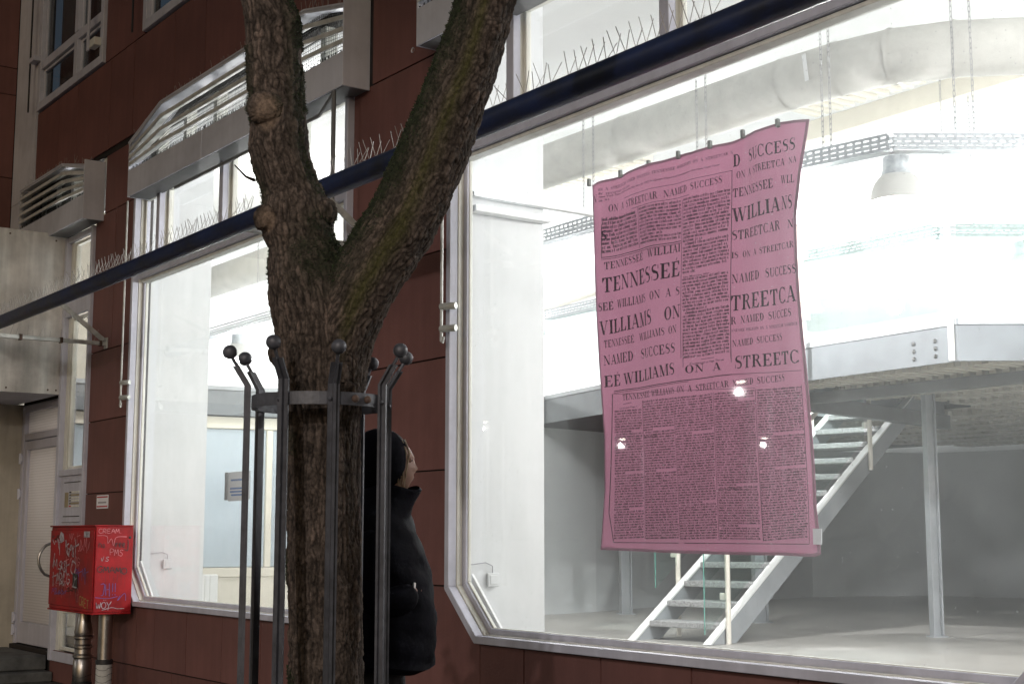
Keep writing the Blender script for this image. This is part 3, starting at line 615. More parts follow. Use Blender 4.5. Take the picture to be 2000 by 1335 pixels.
for l, us in ((-.06, (.20, 1.5, 2.75)), (Wd+.06, (.75, 2.0, 3.2))):
    for i, u in enumerate(us): srpost(u, l, zb_=FZ if i == 0 else None)
    for a, b in zip(us[:-1], us[1:]):
        za = FZ+a/run*rise; zb_ = FZ+b/run*rise; lo, hi = .12, .88
        m = MB(); m.hexa([S3(a-.35, l-.004, za-.25*.6+lo), S3(b-.12, l-.004, zb_+lo), S3(b-.12, l+.004, zb_+lo), S3(a-.35, l+.004, za-.25*.6+lo), S3(a-.35, l-.004, za-.15+hi), S3(b-.12, l-.004, zb_+hi), S3(b-.12, l+.004, zb_+hi), S3(a-.35, l+.004, za-.15+hi)])
        g = m.build('glass_panel', M['gpanel'], sc)
        MB().bar(S3(a-.352, l, za-.15+lo), S3(a-.352, l, za-.15+hi), .007).build('glass_edge', M['gedge'], g)
    MB().tube([S3(us[0], l, FZ+us[0]/run*rise+1.0), S3(us[-1], l, FZ+us[-1]/run*rise+1.0)], .022, 10).build('handrail', M['creamtube'], sc, smooth=True)
# ------------------------------------------------------------------ duct
du = empty('ventilation_duct', 'thick pale ventilation duct hanging under the ceiling across the right window', 'duct')
dp_ = [(-18, 7.63), (-12, 7.63), (-10.24, 7.62), (-8.9, 7.62), (-7.6, 7.63), (-7.1, 7.64), (-6.65, 7.68), (-6.25, 7.78), (-5.9, 8.0), (-5.6, 8.32), (-5.3, 8.75), (-4.0, 10.7), (-2.5, 13)]
MB().tube([(x, y, 4.70) for x, y in dp_], .195, 32, cap=False).build('duct_tube', M['duct'], du, smooth=True)
for i in (3, 5, 6, 7, 8, 10):
    x, y = dp_[i]; d = (Vector(dp_[i+1])-Vector(dp_[i-1])).normalized()*.012
    MB().tube([(x-d.x, y-d.y, 4.70), (x+d.x, y+d.y, 4.70)], .202, 32, cap=False).build('duct_seam', M['duct'], du, smooth=True)
for k in range(9): MB().box(-10.26+k*.035, -10.243+k*.035, 7.425, 7.445, 4.62, 4.78).build('grille_slat', M['galv'], du)
tp = MB().bar((-6.78, 7.455, 4.80), (-6.76, 7.46, 4.60), .035, .004, up=(0, 1, 0)).build('loose_tape', M['white'], du)
# ceiling deck strips
for (x0, x1, y0, y1) in ((-8.6, -6.6, 9.0, 9.6), (-6.4, -3.6, 10.6, 11.4), (-12.5, -10.6, 8.6, 9.4)):
    d = ribbed(x0, x1, y0, y1, CZ-.10); tag(d.build('ceiling_deck_strip', M['cream'], None), kind='structure')
MB().box(-11, -2, 9.9, 10.1, CZ-.18, CZ).build('ceiling_beam', M['cream'])['kind'] = 'structure'
# ------------------------------------------------------------------ perforated cable trays, chains and bay lamps
def tray(pts, label):
    T = empty('cable_tray', label, 'cable tray', 'perforated cable trays hung on chains')
    for (a, b) in zip(pts[:-1], pts[1:]):
        A = Vector((*a, 3.9)); Bv = Vector((*b, 3.9)); L = (Bv-A).length; d = (Bv-A)/L; n = Vector((-d.y, d.x, 0)); m = MB()
        for s in (-.05, .05):
            for z, h in ((.048, .018), (.012, .016), (-.012, .016), (-.048, .018)): m.bar(A+n*s+Vector((0, 0, z)), Bv+n*s+Vector((0, 0, z)), .004, h)
            u = .02
            while u < L:
                q = A+d*u+n*s; m.bar(q+Vector((0, 0, .03)), q+d*.022+Vector((0, 0, .03)), .004, .03); m.bar(q+Vector((0, 0, -.03)), q+d*.022+Vector((0, 0, -.03)), .004, .03); u += .062
        m.bar(A+Vector((0, 0, -.055)), Bv+Vector((0, 0, -.055)), .10, .003)
        m.build('tray_side', M['galv'], T)
    return T
link = None
def chain(x, y, z0, z1, parent):
    global link
    m = MB(); z = z0; k = 0; L = .042
    if link is None:
        lk = MB(); pts = [(math.cos(2*PI*i/8)*.009, 0, math.sin(2*PI*i/8)*.009+(.012 if math.sin(2*PI*i/8) > 0 else -.012)) for i in range(8)]
        for i in range(8): lk.tube([pts[i], pts[(i+1) % 8]], .003, 4, cap=False)
        link = (lk.v, lk.f)
    while z < z1:
        c = (k % 2)
        m.add([((v[1] if c else v[0])+x, (v[0] if c else v[1])+y, v[2]+z) for v in link[0]], link[1]); z += .036; k += 1
    m.build('chain', M['chain'], parent)
t1 = tray([(-9.6, 7.2), (-6.5, 7.14), (-5.86, 7.25), (-4.2, 9.6)], 'nearest perforated cable tray passing above the hanging lamp right of the banner')
t2 = tray([(-13, 9.85), (-8.9, 9.70), (-7.42, 9.72), (-6.0, 11.8)], 'second cable tray lower in view, behind the nearest hanging lamp')
t3 = tray([(-17.5, 7.3), (-9.65, 7.22)], 'cable tray seen behind the white pier and in the left window')
for (px, T, x_, y_) in ((1612, t1, -6.35, 7.15), (1632, t1, -6.28, 7.15), (1822, t1, -5.62, 7.6), (1836, t1, -5.55, 7.7), (1345, t1, -7.6, 7.17), (1368, t1, -7.5, 7.17), (1150, t1, -9.0, 7.2), (1172, t1, -8.87, 7.2), (1, t2, -7.35, 9.75), (1, t2, -7.22, 9.95), (1, t2, -6.7, 10.8), (1, t3, -15.3, 7.27)):
    chain(x_, y_, 3.95, CZ, T)
def baylamp():
    L = empty('bay_lamp', 'x', 'lamp', 'bell shaped hanging lamps')
    MB().lathe([(0, .30), (.095, .30), (.098, .24), (.098, .20), (.088, .195)], (0, 0, 0), 24).build('ballast_cap', M['galv'], L, smooth=True)
    MB().lathe([(.105, .20), (.108, .17), (.10, .165)], (0, 0, 0), 24).build('collar', M['galv'], L, smooth=True)
    d = MB().lathe([(.098, .18), (.125, .16), (.155, .12), (.175, .07), (.183, .02), (.185, -.0), (.20, -.005), (.20, -.012), (.18, -.008), (.176, .02), (.165, .08), (.14, .13), (.10, .165)], (0, 0, 0), 32).build('lamp_shade', M['shade'], L, smooth=True)
    MB().lathe([(0, -.05), (.03, -.045), (.036, -.01), (.036, .04), (.02, .1)], (0, 0, 0), 12).build('bulb', M['bulb'], L, smooth=True)
    MB().tube([(0, 0, .30), (0, 0, .34)], .012, 8).tube([(-.06, 0, .30), (-.06, 0, .40)], .004, 4).tube([(.06, 0, .30), (.06, 0, .40)], .004, 4).build('hanger', M['chain'], L)
    return L
bl = baylamp(); first = True
spots = [((-6.12, 7.62, 3.62), 'nearest bell shaped hanging lamp right of the pink banner'), ((-7.33, 10.8, 3.62), 'bell shaped lamp cut by the right edge of the picture'),
 ((-16.7, 7.7, 3.62), 'bell shaped lamp glowing in the left window beside the tree trunk'), ((-8.85, 7.7, 3.62), 'unseen bell shaped lamp added behind the pink banner for room light'),
 ((-9.75, 10.6, 3.62), 'unseen bell shaped lamp added further back behind the pink banner for room light')]  # both lamps behind the banner are unseen, added to light the room
def glow(p, wt, r=.06):
    l = bpy.data.lights.new('lamp_or_fill_light', 'POINT'); l.energy = wt; l.shadow_soft_size = r; l.color = (1, .985, .96)
    o = bpy.data.objects.new('lamp_or_fill_light', l); COL.objects.link(o); o.location = p; return o
for (p, lab) in spots:
    L = bl if first else copy_tree(bl); first = False; L.location = p; L['label'] = lab; glow((p[0], p[1], p[2]-.12), LAMP_W, .06)
for p in ((-3.0, 7.8, 3.6), (-3.6, 11, 3.6)): glow(p, LAMP_W)  # added room light right of the view, no lamp there
for p in ((-16.3, 12, 4.6), (-12, 13.5, 4.6), (-8, 14.5, 4.6), (-4, 15.5, 4.6), (-12.5, 17.5, 4.6), (-6.5, 18, 4.6)): glow(p, 470)  # added unseen lights over the gallery that whiten the upper walls
glow((-14.2, 5.2, 3.9), 80, .08); glow((-14.6, 5.2, 1.8), 7, .08); glow((-16.2, 6.6, 1.9), 60, .1); glow((-13.4, 6.6, 4.4), LAMP_W*.35)  # added unseen lights: stairwell, behind the frosted panes, left room
for x in (-10.3, -4.4): glow((x, 5.6, 5.0), 24, .1)  # added fill under the ceiling just behind the windows
# lights outside the lamp loop are added fill without a lamp model
# linear fitting on the pier wall
lf = empty('linear_light_fitting', 'long white light fitting with a lit tube inside the right window near the pier', 'lamp')
MB().box(-6.95, -6.90, C+.16, 6.9, 3.395, 3.425).build('rail', M['white'], lf, bevel=.003)
MB().box(-6.95, -6.88, C+.16, 5.25, 3.30, 3.34).build('wall_ledge', M['white'], lf, bevel=.003)
MB().tube([(-6.87, C+.2, 3.44), (-6.87, C+.52, 3.44)], .012, 8).build('tube', M['tube'], lf, smooth=True)
sk = empty('wall_socket', 'small white wall socket with a cable low on the pier inside the right window', 'socket', loc=(-6.95, 4.85, 1.12))
MB().box(0, .02, -.04, .04, -.04, .04).build('socket_box', M['pier'], sk, bevel=.004)
MB().box(.02, .024, -.026, .026, -.026, .026).build('socket_insert', M['pier'], sk, bevel=.002)
MB().tube([(.006, -.15, .09), (.006, -.05, .10), (.006, 0, .08), (.006, .0, .04)], .003, 6).build('cable', M['greyprint'], sk, smooth=True)
sk2 = copy_tree(sk); sk2.location = (-11.99, 4.9, 1.13); sk2['label'] = 'small wall socket with a cable inside the left window near its lower corner'
# paper notice in the left window
pn = empty('window_notice', 'pale blue paper notice in a grey holder hanging inside the left shop window', 'notice', loc=(-10.2, 4.72, 1.75))
MB().box(-.17, .17, 0, .004, -.11, .115).build('paper_sheet', M['paper'], pn)
MB().box(-.215, -.172, -.01, .05, -.10, .115).build('holder', M['steel'], pn); MB().box(.172, .185, -.01, .02, -.10, .115).build('holder', M['steel'], pn)
for k, (z, a, b) in enumerate(((.045, -.12, .12), (-.02, -.13, .13), (-.045, -.13, .13), (-.07, -.11, .11))): MB().box(a, b, -.002, -.0008, z, z+.014).build('print_line', M['blueprint'], pn)
# ------------------------------------------------------------------ serif letters for the banner
def arc(cx, cy, rx, ry, a0, a1, hair, thick, n=14, pw=1.6):
    out = []; pr = None
    for i in range(n+1):
        t = math.radians(a0+(a1-a0)*i/n); w_ = hair+(thick-hair)*abs(math.cos(t))**pw
        o = (cx+rx*math.cos(t), cy+ry*math.sin(t)); q = (cx+(rx-w_)*math.cos(t), cy+(ry-min(w_, hair*1.3))*math.sin(t))
        if pr: out.append([pr[0], o, q, pr[1]])
        pr = (o, q)
    return out
def R(a, b, c, d): return [(a, b), (c, b), (c, d), (a, d)]
H_, T_ = .065, .20
def ser(x, y, w_=.16): return R(x-w_, y, x+w_, y+H_)
def stem(x, t=T_): return [R(x-t/2, 0, x+t/2, 1), ser(x, 0, t/2+.09), ser(x, 1-H_, t/2+.09)]
def diag(x0, y0, x1, y1, t): return [(x0-t/2, y0), (x0+t/2, y0), (x1+t/2, y1), (x1-t/2, y1)]
G = {
 'I': (stem(.2), .4), 'E': (stem(.2)+[R(.2, 0, .72, H_), R(.2, 1-H_, .70, 1), R(.2, .5-H_/2, .52, .5+H_/2), [(.72, 0), (.74, .30), (.70, .30), (.55, H_)], [(.70, 1), (.70, .72), (.66, .72), (.55, 1-H_)], R(.49, .38, .53, .62)], .80),
 'L': (stem(.2)+[R(.2, 0, .70, H_), [(.70, 0), (.73, .33), (.69, .33), (.52, H_)]], .76),
 'T': ([R(.30, 0, .47, 1), R(.2, 0, .57, H_), R(.02, 1-H_, .75, 1), [(.02, 1), (.02, .68), (.055, .68), (.2, 1-H_)], [(.75, 1), (.75, .68), (.715, .68), (.57, 1-H_)]], .80),
 'N': ([R(.13, 0, .175, 1), R(.72, 0, .765, 1), ser(.15, 0, .12), ser(.12, 1-H_, .12), ser(.74, 1-H_, .12), diag(.72, 0, .16, 1, .17)], .90),
 'A': ([diag(.12, 0, .40, 1, .05), diag(.70, 0, .42, 1, .17), R(.2, .30, .6, .30+H_), ser(.12, 0, .12), ser(.70, 0, .16)], .86),
 'M': ([R(.12, 0, .165, 1), R(.80, 0, .97, 1), ser(.14, 0, .12), ser(.885, 0, .16), ser(.12, 1-H_, .10), ser(.90, 1-H_, .16), diag(.48, 0, .18, 1, .17), diag(.48, 0, .82, 1, .045)], 1.06),
 'W': ([diag(.34, 0, .12, 1, .16), diag(.34, 0, .55, 1, .045), diag(.78, 0, .52, 1, .16), diag(.78, 0, 1.02, 1, .045), ser(.12, 1-H_, .15), ser(.54, 1-H_, .14), ser(1.02, 1-H_, .11)], 1.14),
 'V': ([diag(.42, 0, .15, 1, .17), diag(.42, 0, .70, 1, .045), ser(.15, 1-H_, .16), ser(.70, 1-H_, .11)], .84),
 'U': ([R(.12, .3, .29, 1), R(.68, .3, .725, 1), ser(.2, 1-H_, .17), ser(.70, 1-H_, .12)]+arc(.4225, .30, .3025, .32, 180, 360, .05, .15), .84),
 'O': (arc(.43, .5, .38, .52, 0, 360, H_, .20, 26), .86), 'D': (stem(.2)+arc(.33, .5, .43, .5, -90, 90, H_, .20, 16)+[R(.2, 0, .34, H_), R(.2, 1-H_, .34, 1)], .84),
 'C': (arc(.45, .5, .40, .52, 42, 318, H_, .17, 20)+[R(.72, .70, .76, 1.0), R(.72, .02, .76, .22)], .82),
 'R': (stem(.2)+arc(.40, .76, .28, .24, -90, 90, H_, .15, 12)+[R(.2, .52, .42, .52+H_), R(.2, 1-H_, .42, 1), diag(.76, 0, .46, .53, .16), R(.7, 0, .86, H_)], .88),
 'S': (arc(.36, .745, .29, .27, 60, 250, H_, .15, 14)+arc(.36, .265, .31, .28, -120, 70, H_, .15, 14)+[[(.10, .66), (.20, .50), (.62, .36), (.60, .52), (.26, .70)], R(.60, .72, .64, 1.0), R(.06, .0, .10, .30)], .72),
}
G['É'] = (G['E'][0]+[diag(.40, 1.06, .50, 1.24, .06)], .80)
for ch in ':,;-.()0123456789/': G[ch] = ([R(.1, 0, .2, .14)]+([R(.1, .45, .2, .6)] if ch in ':;' else []), .3)
YB = 4.85
BL = (-5.955, 1.288); # banner plane: y = YB
def bfold(x, z):
    u = (x+5.95)/1.55; v = (z-1.29)/2.02
    return YB+.024*math.sin(u*9+v*2)*(.35+.65*v)+.045*max(0, u-.80)*6*(math.sin(v*7)*.5+.5)+.010*math.sin(u*23+v*5)*(.3+v**2)+.006*math.sin(u*41-v*3)-.02*math.exp(-((u-.03)/.05)**2)+.008*math.sin(v*6+u*3)
ink = MB()
def put(poly, o, ex, ez, sx, sz, mb):
    n = len(mb.v)
    for (a, b) in poly:
        x = o[0]+ex[0]*a*sx+ez[0]*b*sz; z = o[1]+ex[1]*a*sx+ez[1]*b*sz; mb.v.append((x, bfold(x, z)-.0065, z))
    mb.f.append(tuple(range(n, n+len(poly))))
def line_text(txt, p0, p1, cap, mb=None, fit=True, bold=1, cx=None):
    mb = mb or ink
    a = aty(p0[0], p0[1], YB); b = aty(p1[0], p1[1], YB); c = aty(p0[0], p0[1]-cap, YB)
    A = (a[0], a[2]); d = Vector((b[0]-a[0], b[2]-a[2])); L = d.length; e = d/L; hz = c[2]-a[2]
    wsum = sum((G[k][1] if k in G else .55) for k in txt if k != ' ')+.62*txt.count(' '); s = L/(wsum+.06*len(txt))
    x = 0
    for k in txt:
        if k == ' ': x += .62+.06; continue
        if k in G:
            j = random.uniform(-.015, .015)
            for pl in G[k][0]: put([(q[0]+x, q[1]+j) for q in pl], A, e, (0, 1), s, hz, mb)
            x += G[k][1]+.06
        else: x += .6
def c5(x, y): return (1130+x/2.67, 200+y/2.67)
def c6(x, y): return (1150+x/2.967, 650+y/2.967)
T5 = [("ON A STREETCAR NAMED SUCCESS: TENNESSEE WILLIAMS ON A STREETCAR N", (120, 468), (782, 262), 15), ("TENNESSEE WILLIAMS", (150, 483), (283, 442), 11),
 ("ON A STREETCAR", (160, 572), (437, 503), 36), ("NAMED SUCCESS", (458, 498), (738, 415), 36), ("N", (90, 530), (116, 522), 40),
 ("TENNESSEÉ", (148, 874), (358, 822), 38), ("WILLIAI", (392, 812), (545, 778), 40), ("TENNESSEÉ", (140, 994), (550, 905), 76), ("SEÉ", (120, 1092), (186, 1078), 42), ("WILLIAMS", (204, 1072), (370, 1040), 42), ("ON A S", (400, 1033), (550, 1002), 42),
 ("VILLIAMS", (125, 1216), (412, 1152), 72), ("ON", (470, 1140), (556, 1118), 66), ("TENNESSEÉ", (142, 1280), (293, 1250), 38), ("WILLIAMS ON", (318, 1244), (537, 1200), 38),
 ("D", (782, 332), (820, 322), 64), ("SUCCESS", (865, 305), (1125, 240), 62), ("ON A STREETCA", (797, 392), (1070, 325), 36), ("NA", (1090, 318), (1132, 308), 32), ("TENNESSEÉ", (785, 492), (1015, 442), 46), ("WLL", (1052, 422), (1125, 416), 42),
 ("WILLIA", (787, 622), (1055, 562), 72), ("NS", (1060, 560), (1122, 550), 70), ("STREETCAR", (787, 716), (1055, 662), 48), ("N", (1098, 655), (1132, 650), 42), ("IS ON A STREETCAR", (790, 812), (1135, 755), 32), ("NAMED", (795, 942), (938, 918), 46), ("SUCCESS", (968, 912), (1150, 890), 46),
 ("TREETCA", (795, 1087), (1150, 1035), 80), ("R NAMED SUCCES", (797, 1157), (1122, 1112), 38), ("NNESSEÉ WILLIAMS ON A STREETCAR NAMEDCE", (800, 1197), (1150, 1160), 15), ("NAMED SUCCESS", (805, 1274), (1062, 1236), 34)]
for t, a, b, c in T5: line_text(t, c5(*a), c5(*b), c/2.67)
T6 = [("NAMED", (95, 190), (262, 158), 56), ("SUCCESS", (300, 150), (530, 112), 54), ("EÉ", (95, 316), (188, 302), 66), ("WILLIAMS", (206, 298), (527, 238), 64), ("ON", (582, 236), (680, 222), 44), ("A", (735, 220), (788, 214), 44), ("STREETC", (848, 208), (1224, 170), 72), ("TENNESSEÉ WILLIAMS ON A STREETCAR NAMED SUCCESS", (197, 390), (1130, 275), 34)]
for t, a, b, c in T6: line_text(t, c6(*a), c6(*b), c/2.967)
rules = MB()
def rule(p, q, wpx=1.3):
    n = 10; pr = None
    for i in range(n+1):
        px = p[0]+(q[0]-p[0])*i/n; py = p[1]+(q[1]-p[1])*i/n
        vert = abs(q[1]-p[1]) > abs(q[0]-p[0])
        a = aty(px-(wpx/2 if vert else 0), py-(0 if vert else wpx/2), YB); b = aty(px+(wpx/2 if vert else 0), py+(0 if vert else wpx/2), YB)
        cur = [(k[0], bfold(k[0], k[2])-.0065, k[2]) for k in (a, b)]
        if pr: rules.add([pr[0], cur[0], cur[1], pr[1]], [(0, 1, 2, 3)])
        pr = cur
for p, q, wd in [((238, 500), (780, 350), .9), ((290, 557), (583, 483), .9), ((138, 812), (545, 724), 1.5), ((138, 822), (545, 734), 1), ((328, 548), (333, 760), .8), ((546, 510), (560, 1335), .9), ((778, 350), (800, 1335), 1), ((138, 640), (138, 815), .8)]: rule(c5(*p), c5(*q), wd)
for p, q, wd in [((140, 338), (835, 240), 1.6), ((140, 348), (600, 282), 1), ((835, 240), (1226, 216), 1), ((132, 354), (965, 318), .8), ((132, 354), (118, 1040), 1.3), ((118, 1040), (146, 1214), 1.2), ((146, 1212), (1252, 1222), 1.4), ((1222, 300), (1232, 700), .9), ((1232, 700), (1252, 1220), .9), ((303, 392), (322, 1190), .8), ((512, 372), (540, 1195), .8), ((738, 345), (762, 1200), .8), ((968, 322), (1008, 1205), .8), ((572, 0), (574, 200), .9), ((826, 0), (832, 170), .9), ((200, 412), (245, 402), 1), ((662, 152), (745, 143), 1)]: rule(c6(*p), c6(*q), wd)
body = MB()
def column(c, quad, rows, gaps=(), seed=0):
    rnd = random.Random(seed); (tl, tr, br, bl_) = [c(*q) for q in quad]
    for r in range(rows):
        f = (r+.5)/rows
        a = (tl[0]+(bl_[0]-tl[0])*f, tl[1]+(bl_[1]-tl[1])*f); b = (tr[0]+(br[0]-tr[0])*f, tr[1]+(br[1]-tr[1])*f)
        if r in gaps: end = rnd.uniform(.25, .7)
        else: end = 1
        xh = (bl_[1]-tl[1])/rows*.58; A = aty(*a, YB); Bq = aty(*b, YB); C_ = aty(a[0], a[1]-xh, YB); hz = C_[2]-A[2]; L = Bq[0]-A[0]; dz = (Bq[2]-A[2])/L
        x = (.05*L if (r-1) in gaps else 0); cw = hz*.92
        while x < L*end-cw:
            nl = rnd.randint(2, 8)
            for k in range(nl):
                if x > L*end-cw: break
                asc = rnd.choice((1, 1, 1, 1.5, 1.45)); w1 = cw*.30
                for (u0, u1, v0, v1) in rnd.choice((((0, .40, 0, asc), (.55, .95, 0, 1)), ((0, .36, 0, 1), (.3, .8, .66, 1), (.58, .94, 0, 1)), ((0, .8, 0, .26), (0, .30, 0, 1), (0, .8, .74, 1)), ((.15, .6, 0, asc),))):
                    X0 = A[0]+x+u0*cw; X1 = A[0]+x+u1*cw; Z0 = A[2]+dz*(x+u0*cw)+v0*hz; Z1 = A[2]+dz*(x+u0*cw)+v1*hz
                    body.add([(X0, bfold(X0, Z0)-.0065, Z0), (X1, bfold(X1, Z0)-.0065, Z0), (X1, bfold(X1, Z1)-.0065, Z1), (X0, bfold(X0, Z1)-.0065, Z1)], [(0, 1, 2, 3)])
                x += cw
            x += cw*rnd.uniform(.5, .8)
column(c5, ((138, 612), (322, 570), (328, 752), (140, 800)), 9, seed=1)
column(c5, ((334, 556), (543, 510), (546, 716), (340, 752)), 11, (8,), seed=2)
column(c5, ((552, 506), (777, 448), (783, 858), (560, 905)), 22, (12, 21), seed=3)
column(c5, ((560, 925), (785, 880), (798, 1310), (572, 1345)), 24, (9,), seed=4)
column(c6, ((142, 452), (300, 440), (316, 1192), (146, 1200)), 50, (8, 24, 38), seed=5)
column(c6, ((306, 396), (510, 378), (535, 1195), (326, 1200)), 54, (11, 27), seed=6)
column(c6, ((516, 378), (735, 352), (757, 1196), (542, 1202)), 56, (14, 41), seed=7)
column(c6, ((744, 352), (966, 330), (998, 1204), (766, 1200)), 58, (3, 36, 52), seed=8)
column(c6, ((976, 328), (1222, 310), (1245, 1190), (1008, 1212)), 58, (17, 30), seed=9)
# banner cloth
NB = empty('pink_newspaper_banner', 'pink fabric banner printed with a newspaper article hanging inside the right shop window', 'banner')
top = [(1153, 357), (1158, 362), (1180, 353), (1211, 341), (1238, 334), (1267, 323), (1295, 315), (1324, 302), (1352, 297), (1386, 282), (1418, 275), (1450, 261), (1485, 253), (1520, 237), (1545, 233), (1573, 231)]
bot = [(1177, 1073), (1300, 1079), (1440, 1083), (1520, 1084), (1580, 1087), (1594, 1082)]
leftp = [(1155, 360), (1161, 440), (1166, 560), (1172, 700), (1180, 860), (1181, 960), (1177, 1075)]
rightp = [(1574, 231), (1562, 330), (1557, 420), (1564, 560), (1571, 700), (1577, 860), (1583, 990), (1595, 1082)]
def interp(pts, key, val, t):
    t = max(pts[0][key], min(pts[-1][key], t))
    for a, b in zip(pts[:-1], pts[1:]):
        if a[key] <= t <= b[key] and b[key] > a[key]: return a[val]+(b[val]-a[val])*(t-a[key])/(b[key]-a[key])
    return pts[-1][val]
nx, ny = 90, 120; cl = MB(); pts = []
for j in range(ny+1):
    v = j/ny
    for i in range(nx+1):
        u = i/nx; xt = 1155+(1573-1155)*u; yt = interp(top, 0, 1, xt); xb = 1177+(1594-1177)*u; yb = interp(bot, 0, 1, xb)
        yl = 360+(1075-360)*v; yr = 231+(1082-231)*v; xl = interp(leftp, 1, 0, yl); xr = interp(rightp, 1, 0, yr)
        px = (1-u)*xl+u*xr+(1-v)*(xt-((1-u)*1155+u*1574))+v*(xb-((1-u)*1177+u*1595)); py = (1-v)*yt+v*yb+0*(yl-yr)
        a = aty(px, py, YB); pts.append((a[0], bfold(a[0], a[2]), a[2]))
cl.add(pts, [(j*(nx+1)+i, j*(nx+1)+i+1, (j+1)*(nx+1)+i+1, (j+1)*(nx+1)+i) for j in range(ny) for i in range(nx)])
cl.build('cloth', M['pink'], NB, smooth=True)
hm = MB(); W1 = nx+1
edge = [0*W1+i for i in range(nx+1)]+[j*W1+nx for j in range(1, ny+1)]+[ny*W1+i for i in range(nx-1, -1, -1)]+[j*W1 for j in range(ny-1, 0, -1)]
cxm = sum(pts[e][0] for e in edge)/len(edge); czm = sum(pts[e][2] for e in edge)/len(edge)
n = len(edge); vv = []
for e in edge:
    x, y, z = pts[e]; i, j = e % W1, e//W1
    dx = (.014 if i == 0 else (-.014 if i == nx else 0)); dz = (-.014 if j == 0 else (.014 if j == ny else 0)); vv += [(x, y-.003, z), (x+dx, y-.006, z+dz)]
hm.add(vv, [(2*k, 2*((k+1) % n), 2*((k+1) % n)+1, 2*k+1) for k in range(n)]); hm.build('hem', M['hem'], NB)
ink.build('headline_print', M['ink'], NB); rules.build('printed_rules', M['ink'], NB); b_ = body.build('article_print', M['ink'], NB); b_['kind'] = 'stuff'
wire = [aty(px, py-6, YB+.01) for px, py in ((1100, 372), (1153, 357), (1324, 302), (1450, 261), (1520, 237))]
for px, py in ((1151, 357), (1212, 340), (1267, 321), (1325, 303), (1387, 283), (1451, 262), (1519, 241)):
    p = aty(px, py, YB); MB().box(p[0]-.009, p[0]+.009, YB-.012, YB+.010, p[2]-.020, p[2]+.022).build('clip', M['clip'], NB, bevel=.003)
p = aty(1599, 1047, YB); MB().box(p[0]-.03, p[0]+.02, YB-.004, YB, p[2]-.035, p[2]+.035).build('care_label', M['paper'], NB)
def bftext(txt, p0, p1, cap, name='small_heading'):
    cu = bpy.data.curves.new(name, 'FONT'); cu.body = txt; cu.size = 1; cu.resolution_u = 2; cu.offset = .012
    t = bpy.data.objects.new(name, cu); COL.objects.link(t); bpy.context.view_layer.update()
    me = bpy.data.meshes.new_from_object(t.evaluated_get(bpy.context.evaluated_depsgraph_get())); bpy.data.objects.remove(t)
    mx = max(v.co.x for v in me.vertices); a = aty(*p0, YB); b = aty(*p1, YB); c = aty(p0[0], p0[1]-cap, YB); hz = (c[2]-a[2])/.7
    for v in me.vertices:
        u = v.co.x/mx; x = a[0]+(b[0]-a[0])*u; z = a[2]+(b[2]-a[2])*u+v.co.y*hz; v.co = (x, bfold(x, z)-.0066, z)
    me.materials.append(M['ink']); o = bpy.data.objects.new(name, me); COL.objects.link(o); o.parent = NB
for t, a, b, c in (("By", (122, 485), (140, 480), 10), ("New York Times (1923-Current file); Nov 30, 1947; ProQuest Historical Newspapers: The New York Times", (125, 503), (720, 325), 10), ("pg. X1", (125, 521), (162, 510), 10), ("By TENNESSEE WILLIAMS", (150, 620), (312, 580), 10), ("The Morning After", (562, 920), (690, 893), 10)): bftext(t, c5(*a), c5(*b), c/2.67)
for t, a, b, c in (("Continued on Page Three", (605, 186), (797, 160), 12), ("Continued Page 1", (175, 442), (272, 428), 9), ("Hated the Play", (312, 606), (405, 596), 10), ("Fiction of Mirrors", (762, 908), (893, 906), 11)): bftext(t, c6(*a), c6(*b), c/2.967)
bftext("S", c5(135, 722), c5(158, 716), 50/2.67)
# ------------------------------------------------------------------ red cabinet with graffiti on two pipes
RX0, RX1, RY0, RY1, RZ0, RZ1 = -12.79, -11.66, 4.14, 4.46, .745, 1.45
rb = empty('red_cabinet', 'red metal cabinet covered in graffiti standing on two pipes left of the left window', 'cabinet', loc=(0, 0, 0))
cab = bx(rb, 'cabinet_body', M['red'], RX0, RX1, RY0, RY1, RZ0, RZ1, .004)
bx(rb, 'cabinet_door', M['red'], RX0+.012, RX1-.015, RY0-.012, RY0-.001, RZ0+.03, RZ1-.03, .003)
bx(rb, 'lid', M['red'], RX0-.008, RX1+.006, RY0-.018, RY1, RZ1, RZ1+.012, .003)
bx(rb, 'bottom_flange', M['red'], RX0-.003, RX1+.002, RY0-.014, RY1, RZ0-.016, RZ0-.001, .003)
for zf in (1.36,): MB().ball((RX1+.002, RY1-.03, zf), .012, 8, (.4, 1, 1)).build('lock', M['black'], rb)
p1, p2 = (-12.33, 4.30), (-11.80, 4.30)
MB().lathe([(.05, 0), (.054, .02), (.056, .05), (.075, .16), (.078, .17), (.070, .18), (.066, .20), (.080, .215), (.082, .225), (.070, .24), (.066, .27), (.078, .30), (.080, .315), (.068, .33), (.066, .36), (.084, .385), (.084, .395), (.070, .41), (.078, .43), (.078, .60), (.072, .61)], (p1[0], p1[1], RZ0-.02-.61+.0), 20)
prof = [(.072, 0), (.078, .01), (.078, .19), (.070, .20), (.084, .215), (.084, .23), (.068, .245), (.066, .28), (.080, .295), (.080, .31), (.066, .325), (.066, .36), (.082, .375), (.082, .39), (.072, .40), (.078, .43), (.056, .53), (.054, .56), (.05, .60)]
ft = empty('flexible_steel_pipe', 'ribbed stainless pipe under the left half of the red cabinet, wrapped white below', 'pipe', loc=(p1[0], p1[1], 0))
MB().lathe([(r, z+RZ0-.02-.60) for r, z in prof], (0, 0, 0), 20).build('steel_section', M['inox'], ft, smooth=True)
zz = RZ0-.62
MB().lathe([(.079, 0), (.079, zz-.04)], (0, 0, 0), 20).build('white_wrap', M['wrap'], ft, smooth=True)
